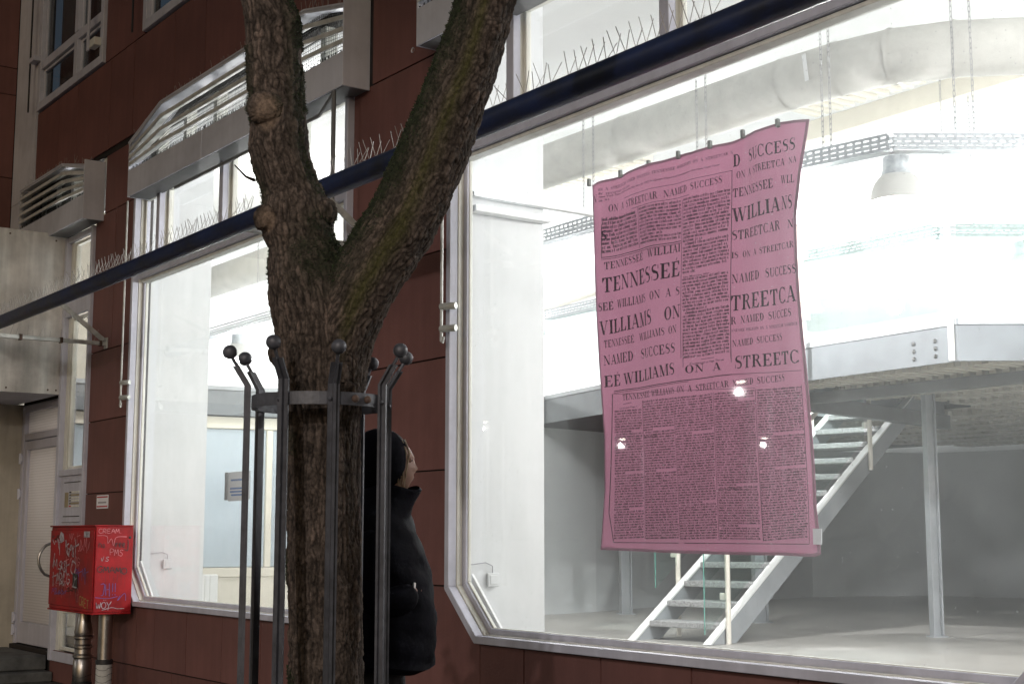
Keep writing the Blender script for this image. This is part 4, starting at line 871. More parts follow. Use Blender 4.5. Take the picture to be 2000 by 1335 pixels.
MB().lathe([(.081, zz-.05), (.086, zz-.045), (.086, zz+.0), (.08, zz+.005)], (0, 0, 0), 20).build('pipe_clamp', M['black'], ft, smooth=True)
fs = empty('smooth_steel_pipe', 'smooth stainless pipe under the right half of the red cabinet, wrapped white below', 'pipe', loc=(p2[0], p2[1], 0))
MB().lathe([(.058, .33), (.058, RZ0-.016)], (0, 0, 0), 20).build('steel_section', M['inox'], fs, smooth=True)
MB().lathe([(.066, 0), (.066, .32)], (0, 0, 0), 20).build('white_wrap', M['wrap'], fs, smooth=True)
MB().lathe([(.066, .315), (.072, .32), (.072, .352), (.064, .356)], (0, 0, 0), 20).build('pipe_clamp', M['black'], fs, smooth=True)
for o_, r_, n_ in ((ft, .081, 4), (fs, .068, 6)):
    for k in range(n_): MB().tube([(math.cos(a/12*2*PI)*r_, math.sin(a/12*2*PI)*r_, .03+k*.05+.012*math.sin(a)) for a in range(13)], .002, 4, cap=False).build('wrap_seam', M['black'], o_)
SF = {'W': [[(0, 1), (.25, 0), (.5, .7), (.75, 0), (1, 1)]], 'O': [[(.5, 1), (.1, .8), (0, .4), (.3, 0), (.8, .1), (1, .5), (.8, .9), (.5, 1)]], 'Y': [[(0, 1), (.45, .5), (1, 1.1)], [(.45, .5), (.3, -.3)]], 'V': [[(0, .8), (.25, 0), (.7, 1.1)]], 'S': [[(1, .9), (.5, 1), (.2, .7), (.8, .4), (.6, 0), (0, .1)]],
 'G': [[(1, .8), (.6, 1), (.1, .7), (.1, .2), (.6, 0), (1, .4), (.6, .45)]], 'M': [[(0, 0), (.15, 1), (.5, .3), (.85, 1), (1, 0)]], 'A': [[(0, 0), (.5, 1), (1, 0)], [(.2, .4), (.8, .4)]], 'N': [[(0, 0), (.05, 1), (.8, 0), (1, 1)]], 'I': [[(.4, 1), (.5, 0)]], 'J': [[(.1, 1), (.9, 1), (.7, .1), (.2, 0)]], 'H': [[(0, 1), (.1, 0)], [(.8, 1.1), (.9, -.1)], [(0, .5), (.9, .55)]],
 'R': [[(0, 0), (.1, 1), (.8, .9), (.7, .55), (.1, .5), (.9, 0)]], 'E': [[(.9, 1), (.1, .95), (0, .05), (.9, 0)], [(.05, .5), (.7, .5)]], 'C': [[(1, .9), (.3, 1), (0, .4), (.4, 0), (1, .1)]], 'T': [[(0, 1), (1, 1)], [(.5, 1), (.45, 0)]], 'P': [[(.1, 0), (.1, 1), (.9, .9), (.8, .55), (.1, .45)]], 'r': [[(.1, .7), (.2, 0), (.3, .5), (.8, .7)]], 'e': [[(0, .35), (.8, .45), (.5, .75), (.1, .5), (.3, .05), (.9, .1)]], 'j': [[(.6, 1.3), (.8, .8), (.7, -.4), (.2, -.5), (-.4, -.2)]], 'n': [[(0, 0), (.05, .7), (.5, .75), (.8, .5), (.8, 0)]], 'o': [[(.5, .7), (.1, .4), (.4, 0), (.8, .3), (.5, .7)]], '!': [[(.4, 1.1), (.4, .3)], [(.4, .1), (.4, 0)]], '.': [[(.2, 0), (.3, .06)]], 'd': [[(.8, .5), (.2, .5), (.2, 0), (.8, 0), (.8, 1.1)]]}
def strokes(paths, face, name, m_, wd, parent):
    mb = MB()
    for pth in paths:
        sm = []
        for i in range(len(pth)-1):
            p0 = pth[max(i-1, 0)]; p1_ = pth[i]; p2_ = pth[i+1]; p3 = pth[min(i+2, len(pth)-1)]
            for k in range(4):
                t = k/4; sm.append(tuple(.5*((2*p1_[q])+(-p0[q]+p2_[q])*t+(2*p0[q]-5*p1_[q]+4*p2_[q]-p3[q])*t*t+(-p0[q]+3*p1_[q]-3*p2_[q]+p3[q])*t**3) for q in (0, 1)))
        sm.append(pth[-1]); L, R_ = [], []
        for i, p in enumerate(sm):
            a = sm[max(i-1, 0)]; b = sm[min(i+1, len(sm)-1)]; dx, dy = b[0]-a[0], b[1]-a[1]; l = math.hypot(dx, dy) or 1; w_ = wd*(.7+.5*random.random())/2
            L.append((p[0]-dy/l*w_, p[1]+dx/l*w_)); R_.append((p[0]+dy/l*w_, p[1]-dx/l*w_))
        f = (lambda q: (q[0], RY0-.0135, q[1])) if face == 'f' else (lambda q: (RX1+.0052, q[0], q[1]))
        mb.add([f(q) for q in L]+[f(q) for q in R_], [(i, i+1, i+1+len(sm), i+len(sm)) for i in range(len(sm)-1)])
    return mb.build(name, m_, parent)
def tagtext(txt, face, u, z, h, w_, m_, wd, slope=0):
    x = u; ps = []
    for i, ch in enumerate(txt):
        for s_ in SF.get(ch, []): ps.append([(x+q[0]*w_*.85, z+q[1]*h+slope*(x-u)) for q in s_])
        x += w_*(1.0 if ch not in 'I!.' else .5)
    strokes(ps, face, 'graffiti', m_, wd, rb)
yf_, = (RY0,)
tagtext('CREAM.', 's', RY0+.02, 1.395, .035, .036, M['ink_p'], .005); strokes([[(RY0+.01, 1.375), (RY0+.09, 1.37), (RY0+.10, 1.31), (RY0+.13, 1.35), (RY0+.15, 1.29), (RY0+.17, 1.36), (RY0+.26, 1.365)]], 's', 'graffiti', M['ink_p'], .005, rb)
tagtext('no', 's', RY0+.025, 1.275, .045, .03, M['ink_k'], .006); tagtext('reej', 's', RY0+.165, 1.28, .05, .03, M['ink_k'], .007, -.05); tagtext('PMS', 's', RY0+.12, 1.215, .05, .04, M['ink_p'], .005, -.1)
tagtext('VS', 's', RY0+.05, 1.165, .035, .035, M['ink_w'], .005); tagtext('GMAMO', 's', RY0+.02, 1.075, .05, .052, M['ink_k'], .007, -.08)
for k in range(7): strokes([[(RY0+.06+k*.033, 1.06), (RY0+.06+k*.033, 1.06-random.uniform(.04, .14))]], 's', 'graffiti_drip', M['ink_k'], .0018, rb)
tagtext('JH!!', 's', RY0+.05, .885, .09, .045, M['ink_v'], .006); strokes([[(RY0+.01, .87), (RY0+.12, .86), (RY0+.2, .875)], [(RY0+.22, .88), (RY0+.2, .84), (RY0+.26, .9), (RY0+.27, .84)]], 's', 'graffiti', M['ink_v'], .005, rb)
tagtext('WOY', 's', RY0+.02, .78, .05, .045, M['ink_w'], .006); strokes([[(RY0+.07, .765), (RY0+.15, .785), (RY0+.2, .775), (RY0+.26, .775)], [(RY0+.083, .845), (RY0+.087, .85)], [(RY0+.098, .845), (RY0+.103, .85)]], 's', 'graffiti', M['ink_w'], .005, rb)
def squig(u0, z0, n, w_, h, m_, wd):
    ps = []; x = u0
    for k in range(n):
        t = random.random()
        if t < .45:
            q0 = [(x+w_*random.uniform(-.15, 1.05), z0+h*random.uniform(-.1, 1.1)) for _ in range(random.randint(4, 7))]; ps.append(q0)
        elif t < .5: ps.append([(x, z0+h*random.uniform(.7, 1)), (x+w_*.4, z0+h), (x+w_*.7, z0+h*.6), (x+w_*.2, z0+h*.4), (x+w_*.8, z0+h*.1), (x, z0)])
        elif t < .6: ps.append([(x+w_*.8, z0+h*.8), (x+w_*.3, z0+h), (x, z0+h*.4), (x+w_*.4, z0), (x+w_*.9, z0+h*.4), (x+w_*.4, z0+h*.5)])
        elif t < .8: ps.append([(x, z0), (x+w_*.2, z0+h), (x+w_*.5, z0+h*.3), (x+w_*.8, z0+h*1.1), (x+w_, z0-h*.2)])
        else: ps.append([(x, z0+h*1.1), (x+w_*.1, z0-h*.3)]); ps.append([(x-w_*.2, z0+h*.6), (x+w_, z0+h*.8)])
        x += w_
    strokes(ps, 'f', 'graffiti', m_, wd, rb)
squig(RX0+.5, 1.33, 4, .07, .06, M['ink_p'], .006); squig(RX0+.15, .93, 6, .08, .05, M['ink_p'], .005); squig(RX0+.45, 1.12, 5, .07, .07, M['ink_p'], .006); squig(RX0+.06, 1.33, 4, .06, .05, M['ink_k'], .008); squig(RX0+.5, .9, 4, .07, .06, M['ink_k'], .006)
squig(RX0+.08, 1.24, 3, .09, .12, M['ink_w'], .012); squig(RX0+.42, 1.2, 4, .085, .13, M['ink_w'], .013); squig(RX0+.12, 1.09, 2, .10, .07, M['ink_w'], .012); squig(RX0+.30, 1.06, 3, .08, .09, M['ink_w'], .012)
squig(RX0+.12, .96, 5, .09, .09, M['ink_w'], .012); squig(RX0+.72, 1.25, 4, .08, .10, M['ink_p'], .008); squig(RX0+.7, 1.0, 4, .08, .10, M['ink_v'], .007); squig(RX0+.1, .87, 5, .08, .05, M['ink_v'], .006)
strokes([[(RX0+.10, 1.10), (RX0+.14, 1.22)], [(RX0+.62, 1.17), (RX0+.58, 1.08), (RX0+.66, 1.05), (RX0+.70, 1.13), (RX0+.62, 1.16)]], 'f', 'graffiti', M['ink_w'], .014, rb)
for k in range(6): strokes([[(RX0+.2+k*.08, .96), (RX0+.2+k*.08, .96-random.uniform(.05, .12))]], 'f', 'graffiti_drip', M['ink_p'], .004, rb)
tagtext('CRET', 'f', RX0+.82, .80, .07, .06, M['ink_y'], .009, -.15); squig(RX0+.72, .82, 2, .04, .12, M['ink_p'], .007)
def stick(pts, m_): MB().prism(pts, RY0-.016, RY0-.0142).build('sticker', m_, rb)
stick([(RX0+.25, 1.36), (RX0+.30, 1.31), (RX0+.38, 1.33), (RX0+.36, 1.39), (RX0+.29, 1.41)], M['ink_w']); stick([(RX0+.88, 1.36), (RX0+1.02, 1.36), (RX0+1.02, 1.41), (RX0+.88, 1.41)], M['ink_w']); stick([(RX0+.64, .94), (RX0+.76, .93), (RX0+.76, 1.05), (RX0+.64, 1.06)], M['black'])
strokes([[(RX0+.66, .95), (RX0+.70, 1.0), (RX0+.68, 1.03)], [(RX0+.70, 1.0), (RX0+.74, 1.02)], [(RX0+.65, .945), (RX0+.75, .94)]], 'f', 'sticker_mark', M['ink_w'], .010, rb)
for o_ in kids(rb):
    if o_.name.startswith('sticker_mark'): o_.location.y = -.004
# ------------------------------------------------------------------ tree
tree = empty('street_tree', 'large forked street tree with rough dark bark and moss inside the iron cage', 'tree', loc=(0, 0, 0))
DT = 4.8
Lc = [(1500, 640, 160), (1335, 637, 143), (1000, 633, 141), (850, 631, 143), (760, 631, 152), (700, 630, 165), (640, 628, 180), (590, 618, 180), (550, 606, 168), (520, 600, 152), (480, 589, 126), (440, 579, 130), (400, 574, 126), (365, 566, 106), (320, 551, 108), (288, 544, 118), (240, 545, 108), (192, 541, 103), (120, 535, 106), (50, 533, 108), (0, 521, 96), (-150, 510, 92), (-400, 495, 84)]
Rc = [(760, 650, 125), (700, 655, 128), (640, 671, 132), (600, 688, 132), (560, 707, 132), (500, 744, 134), (440, 784, 134), (384, 811, 130), (288, 852, 128), (192, 888, 118), (120, 916, 114), (50, 937, 108), (0, 950, 106), (-150, 990, 100), (-400, 1060, 92)]
sc_ = F/DT; fwd = Vector(ray(1000, 667.5)).normalized()
def cl_pts(lst, dz): return [atd(x, y, DT+dz*(k/len(lst))) for k, (y, x, w_) in enumerate(lst)], [w_/2/sc_ for (y, x, w_) in lst]
Lp, Lr = cl_pts(Lc, .10); Rp, Rr = cl_pts(Rc, -.12)
base = Vector((Lp[0].x, Lp[0].y, -.02)); Lp = [base, Vector((Lp[0].x, Lp[0].y, .15))]+Lp; Lr = [Lr[0]*1.35, Lr[0]*1.12]+Lr
tm = MB().tube(Lp, Lr, 32).tube(Rp, Rr, 32)
def capsule_knot(px, py, r, dz): c = atd(px, py, DT+dz); tm.ball(c, r, 20)
capsule_knot(517, 212, .055, -.012); capsule_knot(520, 425, .042, -.018); capsule_knot(628, 415, .05, .03); capsule_knot(560, 690, .06, .02)
tob = tm.build('trunk', M['paving'], tree)
rm = tob.modifiers.new('r', 'REMESH'); rm.mode = 'VOXEL'; rm.voxel_size = .0036
sm = tob.modifiers.new('s', 'SMOOTH'); sm.iterations = 14; sm.factor = .6
dg = bpy.context.evaluated_depsgraph_get(); bpy.context.view_layer.update()
me = bpy.data.meshes.new_from_object(tob.evaluated_get(dg)); tob.modifiers.clear(); tob.data = me
nv = len(me.vertices); co = np.empty(nv*3); me.vertices.foreach_get('co', co); co = co.reshape(-1, 3); no = np.empty(nv*3); me.vertices.foreach_get('normal', no); no = no.reshape(-1, 3)
lz = np.array([p.z for p in Lp]); lx = np.array([p.x for p in Lp]); ly = np.array([p.y for p in Lp]); rz = np.array([p.z for p in Rp]); rx = np.array([p.x for p in Rp]); ry = np.array([p.y for p in Rp])
def hash3(i, j, k, s):
    h = (i*374761393+j*668265263+k*2147483647+s*1274126177) & 0xffffffff; h = ((h ^ (h >> 13))*1274126177) & 0xffffffff; return ((h ^ (h >> 16)) & 0xffff)/65535.
def worley(P):
    b = np.floor(P).astype(np.int64); d1 = np.full(len(P), 9.); d2 = np.full(len(P), 9.); idv = np.zeros(len(P))
    for a in (-1, 0, 1):
        for c in (-1, 0, 1):
            for e in (-1, 0, 1):
                i, j, k = b[:, 0]+a, b[:, 1]+c, b[:, 2]+e; h0 = hash3(i, j, k, 1)
                d = np.sqrt((i+h0-P[:, 0])**2+(j+hash3(i, j, k, 2)-P[:, 1])**2+(k+hash3(i, j, k, 3)-P[:, 2])**2)
                m_ = d < d1; d2 = np.where(m_, d1, np.minimum(d2, d)); idv = np.where(m_, h0, idv); d1 = np.where(m_, d, d1)
    return d1, d2, idv
def vnoise(P, s=5):
    b = np.floor(P).astype(np.int64); f = P-b; f = f*f*(3-2*f); r = 0
    for a in (0, 1):
        for c in (0, 1):
            for e in (0, 1):
                r = r+hash3(b[:, 0]+a, b[:, 1]+c, b[:, 2]+e, s)*(f[:, 0] if a else 1-f[:, 0])*(f[:, 1] if c else 1-f[:, 1])*(f[:, 2] if e else 1-f[:, 2])
    return r
qx = co[:, 0]-np.interp(co[:, 2], lz, lx); qy = co[:, 1]-np.interp(co[:, 2], lz, ly); q2x = co[:, 0]-np.interp(co[:, 2], rz, rx); q2y = co[:, 1]-np.interp(co[:, 2], rz, ry)
dl = np.hypot(qx, qy)/np.interp(co[:, 2], lz, np.array(Lr)); dr = np.hypot(q2x, q2y)/np.interp(co[:, 2], rz, np.array(Rr)); isR = (dr < dl) & (co[:, 2] > 1.88)
ux = np.where(isR, q2x+3, qx); uy = np.where(isR, q2y, qy)
wx = vnoise(co*18, 9)-.5; wy = vnoise(co*18+7, 11)-.5
zs = np.where(isR, .040, .095); rs = np.where(isR, .017, .019)
w2x = vnoise(co*55, 13)-.5; w2y = vnoise(co*55+5, 15)-.5; w3 = vnoise(co*np.array([30, 30, 9]), 17)-.5
Pb = np.stack([(ux+wx*.022+w2x*.011)/rs, (uy+wy*.022+w2y*.011)/rs, co[:, 2]/zs+wx*1.6+w3*1.4+w2y*.5], 1)
d1, d2, idv = worley(Pb); crack = np.clip((d2-d1)/(.16+.5*vnoise(co*23, 19)), 0, 1)
rg1 = 1-np.abs(2*vnoise(np.stack([(ux+wx*.02)/.013, (uy+wy*.02)/.013, co[:, 2]/(.085)+w3], 1), 23)-1); rg2 = 1-np.abs(2*vnoise(np.stack([(ux+w2x*.008)/.0055, (uy+w2y*.008)/.0055, co[:, 2]/.028], 1), 27)-1)
crack = np.clip(crack*.55+.45*(1-rg1**3)*(.6+.4*crack), 0, 1)
Pc = np.stack([ux/.007, uy/.007, co[:, 2]/.02], 1); e1, e2, _ = worley(Pc); fine = np.clip((e2-e1)/.5, 0, 1)*.4+.6*(1-rg2**2)
Pd = np.stack([ux/.045, uy/.045, co[:, 2]/.22], 1); big = vnoise(Pd+wx[:, None]*.8, 3)
# moss: in the crotch and on the side of the right limb that faces the fork
cro = np.array(atd(655, 500, DT)); rt = np.array([rh[0], rh[1], 0]); side = no @ rt
dcr = np.linalg.norm(co-cro, axis=1)
moss = np.clip(1.25-dcr/.17, 0, 1)
ml = np.clip(-side*1.6-.35+.3*(vnoise(co*9, 21)-.5), 0, 1)*isR*np.clip((co[:, 2]-2.2)/.1, 0, 1)
m2 = np.clip(side*1.5-.6, 0, 1)*(~isR)*np.clip((co[:, 2]-2.45)/.1, 0, 1)*(vnoise(co*8, 31) > .42)
m3 = np.clip(-side*1.5-.75, 0, 1)*(~isR)*(vnoise(co*7, 33) > .5)
moss = np.clip(np.maximum.reduce([moss, ml, m2*.9, m3*.8])*(.5+vnoise(co*40, 41)), 0, 1)
# knots
kn = np.zeros(nv); ring_ = np.zeros(nv)
for (px, py, r, dz) in ((517, 210, .05, -.09), (521, 424, .038, -.075)):
    c = np.array(atd(px, py, DT+dz)); dv = co-c; dd = np.sqrt((dv @ rt)**2+(dv[:, 2]*.85)**2); fr_ = (no @ np.array(fwd)) < -.05
    m_ = np.clip((r*(.85+.35*vnoise(co*25, 77))-dd)/.022, 0, 1)*fr_; kn = np.maximum(kn, m_); ring_ = np.where(m_ > 0, .5+.5*np.sin(dd*380+vnoise(co*45, 51)*7), ring_)
    lip = np.exp(-((dd-r)/.012)**2)*fr_; co = co+no*(lip*.006-m_*.003)[:, None]
height = crack**.8*.0070*(.6+.8*idv)+fine*.0038+(big-.5)*.012
height = height*(1-kn)*(1-.4*moss)+moss*(.004+.010*vnoise(co*110, 61))+kn*ring_*.0012
co2 = co+no*(height-.004)[:, None]
me.vertices.foreach_set('co', co2.ravel()); me.update()
ridge = np.clip(crack*.55+fine*.25+idv*.2, 0, 1)
at_ = me.color_attributes.new('bark', 'FLOAT_COLOR', 'POINT'); arr = np.ones((nv, 4)); arr[:, 0] = ridge; arr[:, 1] = moss; arr[:, 2] = kn*(.72+.28*ring_); at_.data.foreach_set('color', arr.ravel())
# second attribute: streaks (pale ridges) and green algae on the right limb
al = np.clip((vnoise(np.stack([ux*14, uy*14, co[:, 2]*2.2], 1), 71)-.52)*5, 0, 1)*isR*np.clip(np.abs(side-.05)*-3+1.0, 0, 1)
stt = np.clip((vnoise(np.stack([(ux+wx*.02)/.013, (uy+wy*.02)/.013, co[:, 2]/.16], 1), 81)-.66)*8, 0, 1)*np.clip(crack*1.4-.3, 0, 1)*(.4+.6*fine)
at2 = me.color_attributes.new('tint', 'FLOAT_COLOR', 'POINT'); arr = np.ones((nv, 4)); arr[:, 0] = al; arr[:, 1] = stt; arr[:, 2] = np.where(isR, 1, 0); at2.data.foreach_set('color', arr.ravel())
bm_ = bpy.data.materials.new('bark'); bm_.use_nodes = True; N = bm_.node_tree.nodes; L = bm_.node_tree.links; pb = N['Principled BSDF']; pb.inputs['Roughness'].default_value = .9; pb.inputs['Specular IOR Level'].default_value = .2
A1 = N.new('ShaderNodeAttribute'); A1.attribute_name = 'bark'; A2 = N.new('ShaderNodeAttribute'); A2.attribute_name = 'tint'
S1 = N.new('ShaderNodeSeparateColor'); L.new(A1.outputs['Color'], S1.inputs[0]); S2 = N.new('ShaderNodeSeparateColor'); L.new(A2.outputs['Color'], S2.inputs[0])
cr_ = N.new('ShaderNodeValToRGB'); L.new(S1.outputs[0], cr_.inputs[0]); cr_.color_ramp.elements[0].color = (.016, .012, .009, 1); cr_.color_ramp.elements[0].position = .15; cr_.color_ramp.elements[1].color = (.145, .112, .092, 1); cr_.color_ramp.elements[1].position = .95
def mixn(a, col, fac):
    x = N.new('ShaderNodeMix'); x.data_type = 'RGBA'; L.new(a, x.inputs[6]); x.inputs[7].default_value = (*col, 1); L.new(fac, x.inputs[0]); return x.outputs[2]
def scaled(o, k): x = N.new('ShaderNodeMath'); x.operation = 'MULTIPLY'; x.inputs[1].default_value = k; L.new(o, x.inputs[0]); return x.outputs[0]
c_ = mixn(cr_.outputs[0], (.25, .18, .145), scaled(S2.outputs[1], .6)); c_ = mixn(c_, (.062, .062, .016), scaled(S2.outputs[0], .75)); c_ = mixn(c_, (.017, .022, .010), scaled(S1.outputs[1], .95)); c_ = mixn(c_, (.25, .18, .13), scaled(S1.outputs[2], .8))
tn = N.new('ShaderNodeTexNoise'); tcc = N.new('ShaderNodeTexCoord'); L.new(tcc.outputs['Object'], tn.inputs[0]); tn.inputs['Scale'].default_value = 75; tn.inputs['Detail'].default_value = 6; tn.inputs['Roughness'].default_value = .7; tr_ = N.new('ShaderNodeMapRange'); L.new(tn.outputs[0], tr_.inputs[0]); tr_.inputs[1].default_value = .3; tr_.inputs[2].default_value = .7; tr_.inputs[3].default_value = .35; tr_.inputs[4].default_value = 1.3
mm_ = N.new('ShaderNodeMix'); mm_.data_type = 'RGBA'; mm_.blend_type = 'MULTIPLY'; mm_.inputs[0].default_value = 1; L.new(c_, mm_.inputs[6]); L.new(tr_.outputs[0], mm_.inputs[7]); c_ = mm_.outputs[2]
L.new(c_, pb.inputs['Base Color'])
tc = N.new('ShaderNodeTexCoord'); nn = N.new('ShaderNodeTexNoise'); nn.inputs['Scale'].default_value = 190; nn.inputs['Detail'].default_value = 5; L.new(tc.outputs['Object'], nn.inputs[0]); bb = N.new('ShaderNodeBump'); bb.inputs['Strength'].default_value = .6; bb.inputs['Distance'].default_value = .004; L.new(nn.outputs[0], bb.inputs['Height']); L.new(bb.outputs[0], pb.inputs['Normal'])
me.materials.clear(); me.materials.append(bm_); me.polygons.foreach_set('use_smooth', [True]*len(me.polygons))
# moss tufts
rg_ = np.random.RandomState(3); cand = np.where(moss > .35)[0]; pick = rg_.choice(cand, min(14000, len(cand)), replace=len(cand) < 14000) if len(cand) else []
tv = []; tf = []
for i in pick:
    p = Vector(co2[i]); nr = Vector(no[i]); d = (nr+Vector(rg_.normal(0, .55, 3))).normalized(); l = rg_.uniform(.003, .0075); s_ = d.cross(Vector(rg_.normal(0, 1, 3))).normalized()*l*.32; n0 = len(tv)
    tv += [tuple(p-s_), tuple(p+s_), tuple(p+d*l+s_*.4), tuple(p+d*l-s_*.4)]; tf.append((n0, n0+1, n0+2, n0+3))
ms = MB(); ms.v = tv; ms.f = tf; ms.build('moss', mat('moss', (.020, .034, .007), .9, var=.3, scale=60, col2=(.010, .014, .007)), tree)['kind'] = 'stuff'
# two thin twigs
MB().tube([atd(497, 352, DT), atd(480, 345, DT-.02), atd(458, 322, DT-.05)], [.006, .004, .002], 6).build('twig', bm_, tree)
# ------------------------------------------------------------------ tree cage
cc = Vector((-4.262, 2.263)); CR = .226; cg = empty('tree_guard', 'dark iron tree guard with ball tipped upright bars round the trunk', 'tree guard', loc=(cc.x, cc.y, 0))
zr_ = 1.818
rgm = MB(); n = 64
for i in range(n):
    a0, a1 = 2*PI*i/n, 2*PI*(i+1)/n
    for r0, r1 in ((CR, CR-.007),): rgm.hexa([(math.cos(a0)*r0, math.sin(a0)*r0, zr_-.021), (math.cos(a1)*r0, math.sin(a1)*r0, zr_-.021), (math.cos(a1)*r1, math.sin(a1)*r1, zr_-.021), (math.cos(a0)*r1, math.sin(a0)*r1, zr_-.021), (math.cos(a0)*r0, math.sin(a0)*r0, zr_+.021), (math.cos(a1)*r0, math.sin(a1)*r0, zr_+.021), (math.cos(a1)*r1, math.sin(a1)*r1, zr_+.021), (math.cos(a0)*r1, math.sin(a0)*r1, zr_+.021)])
rgm.build('hoop', M['iron'], cg)
for zz_ in (.35,): 
    h2 = MB(); h2.tube([(math.cos(2*PI*i/48)*CR, math.sin(2*PI*i/48)*CR, zz_) for i in range(49)], .012, 6, cap=False); h2.build('lower_hoop', M['iron'], cg)
right_ang = math.atan2(rh[1], rh[0])
tilt_ = {0: .0}
for k, (deg, dzt) in enumerate(((-21, .0), (-71, -.01), (-112, .005), (-168, .0), (-203, .0), (-258, 0), (-300, .0), (-341, -.0))):
    a = right_ang+math.radians(deg); e = Vector((math.cos(a), math.sin(a), 0)); t = Vector((-math.sin(a), math.cos(a), 0)); m = MB()
    r0 = CR+.011
    # angle-section upright: flange plus web
    def seg(z0, z1, ra, rb_): 
        m.hexa([e*ra+t*-.019+Vector((0, 0, z0)), e*(ra+.008)+t*-.019+Vector((0, 0, z0)), e*(ra+.008)+t*.019+Vector((0, 0, z0)), e*ra+t*.019+Vector((0, 0, z0)),
                e*rb_+t*-.019+Vector((0, 0, z1)), e*(rb_+.008)+t*-.019+Vector((0, 0, z1)), e*(rb_+.008)+t*.019+Vector((0, 0, z1)), e*rb_+t*.019+Vector((0, 0, z1))])
        m.hexa([e*(ra+.008)+t*-.005+Vector((0, 0, z0)), e*(ra+.022)+t*-.005+Vector((0, 0, z0)), e*(ra+.022)+t*.005+Vector((0, 0, z0)), e*(ra+.008)+t*.005+Vector((0, 0, z0)),
                e*(rb_+.008)+t*-.005+Vector((0, 0, z1)), e*(rb_+.022)+t*-.005+Vector((0, 0, z1)), e*(rb_+.022)+t*.005+Vector((0, 0, z1)), e*(rb_+.008)+t*.005+Vector((0, 0, z1))])
    zt_ = zr_+.055+dzt
    seg(0, zt_, CR+.002, CR+.002); seg(zt_, zt_+.065, CR+.002, CR+.042)
    bar_ = m.build('upright', M['iron'], cg)
    pb_ = e*(CR+.045)+Vector((0, 0, zt_+.06)); pt_ = e*(CR+.070)+Vector((0, 0, zt_+.10))
    MB().tube([pb_, pt_], .006, 8).build('neck', M['iron'], bar_)
    MB().ball(pt_+Vector((0, 0, .012))+e*.004, .0245, 20).build('ball_tip', M['iron'], bar_, smooth=True)
    MB().ball(e*(CR+.012)+t*-.013+Vector((0, 0, zr_-.004)), .008, 8).build('rivet', M['iron'], bar_, smooth=True)
a = right_ang+math.radians(-52)
for da_ in (0, .22):
    e = Vector((math.cos(a+da_), math.sin(a+da_), 0)); MB().ball(e*(CR+.004)+Vector((0, 0, zr_)), .013, 10).build('rusty_bolt', M['rust'], cg, smooth=True)
# ------------------------------------------------------------------ person behind the tree
per = empty('person', 'person in a dark navy hooded coat standing behind the tree and facing right', 'person', loc=(0, 0, 0))
pc = atd(748, 1000, 5.62); PX = Vector((pc.x, pc.y, 0)); fx = Vector((rh[0], rh[1], 0)); fy = Vector((-rh[1], rh[0], 0))  # fx facing, fy = left of the person (away from camera)
def Q(f, l, z): v = PX+fx*f+fy*l; return Vector((v.x, v.y, z))
def skin(name, verts, edges, rad, m_, parent, sub=2):
    me = bpy.data.meshes.new(name); me.from_pydata([tuple(v) for v in verts], edges, []); o = bpy.data.objects.new(name, me); COL.objects.link(o)
    sk_ = o.modifiers.new('skin', 'SKIN'); sk_.use_smooth_shade = True
    for i, r_ in enumerate(rad): me.skin_vertices[0].data[i].radius = (r_, r_) if not isinstance(r_, tuple) else r_
    me.skin_vertices[0].data[0].use_root = True
    ss = o.modifiers.new('sub', 'SUBSURF'); ss.levels = sub; ss.render_levels = sub
    bpy.context.view_layer.update(); m2_ = bpy.data.meshes.new_from_object(o.evaluated_get(bpy.context.evaluated_depsgraph_get()))
    o.modifiers.clear(); o.data = m2_; m2_.materials.clear(); m2_.materials.append(m_); o.parent = parent; return o
v = [Q(0, 0, .95), Q(.0, 0, 1.15), Q(.0, 0, 1.36), Q(.02, 0, 1.48), Q(.035, 0, 1.56), Q(.045, 0, 1.66), Q(.03, 0, 1.72),
     Q(.0, -.10, .90), Q(.03, -.10, .50), Q(-.01, -.10, .09), Q(.12, -.10, .04), Q(.0, .10, .90), Q(-.04, .10, .50), Q(-.10, .10, .09), Q(.03, .10, .04),
     Q(-.01, -.19, 1.40), Q(-.03, -.25, 1.14), Q(.12, -.16, 1.16), Q(-.01, .19, 1.40), Q(-.03, .25, 1.14), Q(.12, .16, 1.16)]
eg = [(0, 1), (1, 2), (2, 3), (3, 4), (4, 5), (5, 6), (0, 7), (7, 8), (8, 9), (9, 10), (0, 11), (11, 12), (12, 13), (13, 14), (2, 15), (15, 16), (16, 17), (2, 18), (18, 19), (19, 20)]
skin('body', v, eg, [.10, .09, .09, .05, .05, .07, .055, .075, .055, .04, .035, .075, .055, .04, .035, .035, .032, .026, .035, .032, .026], M['skin'], per)
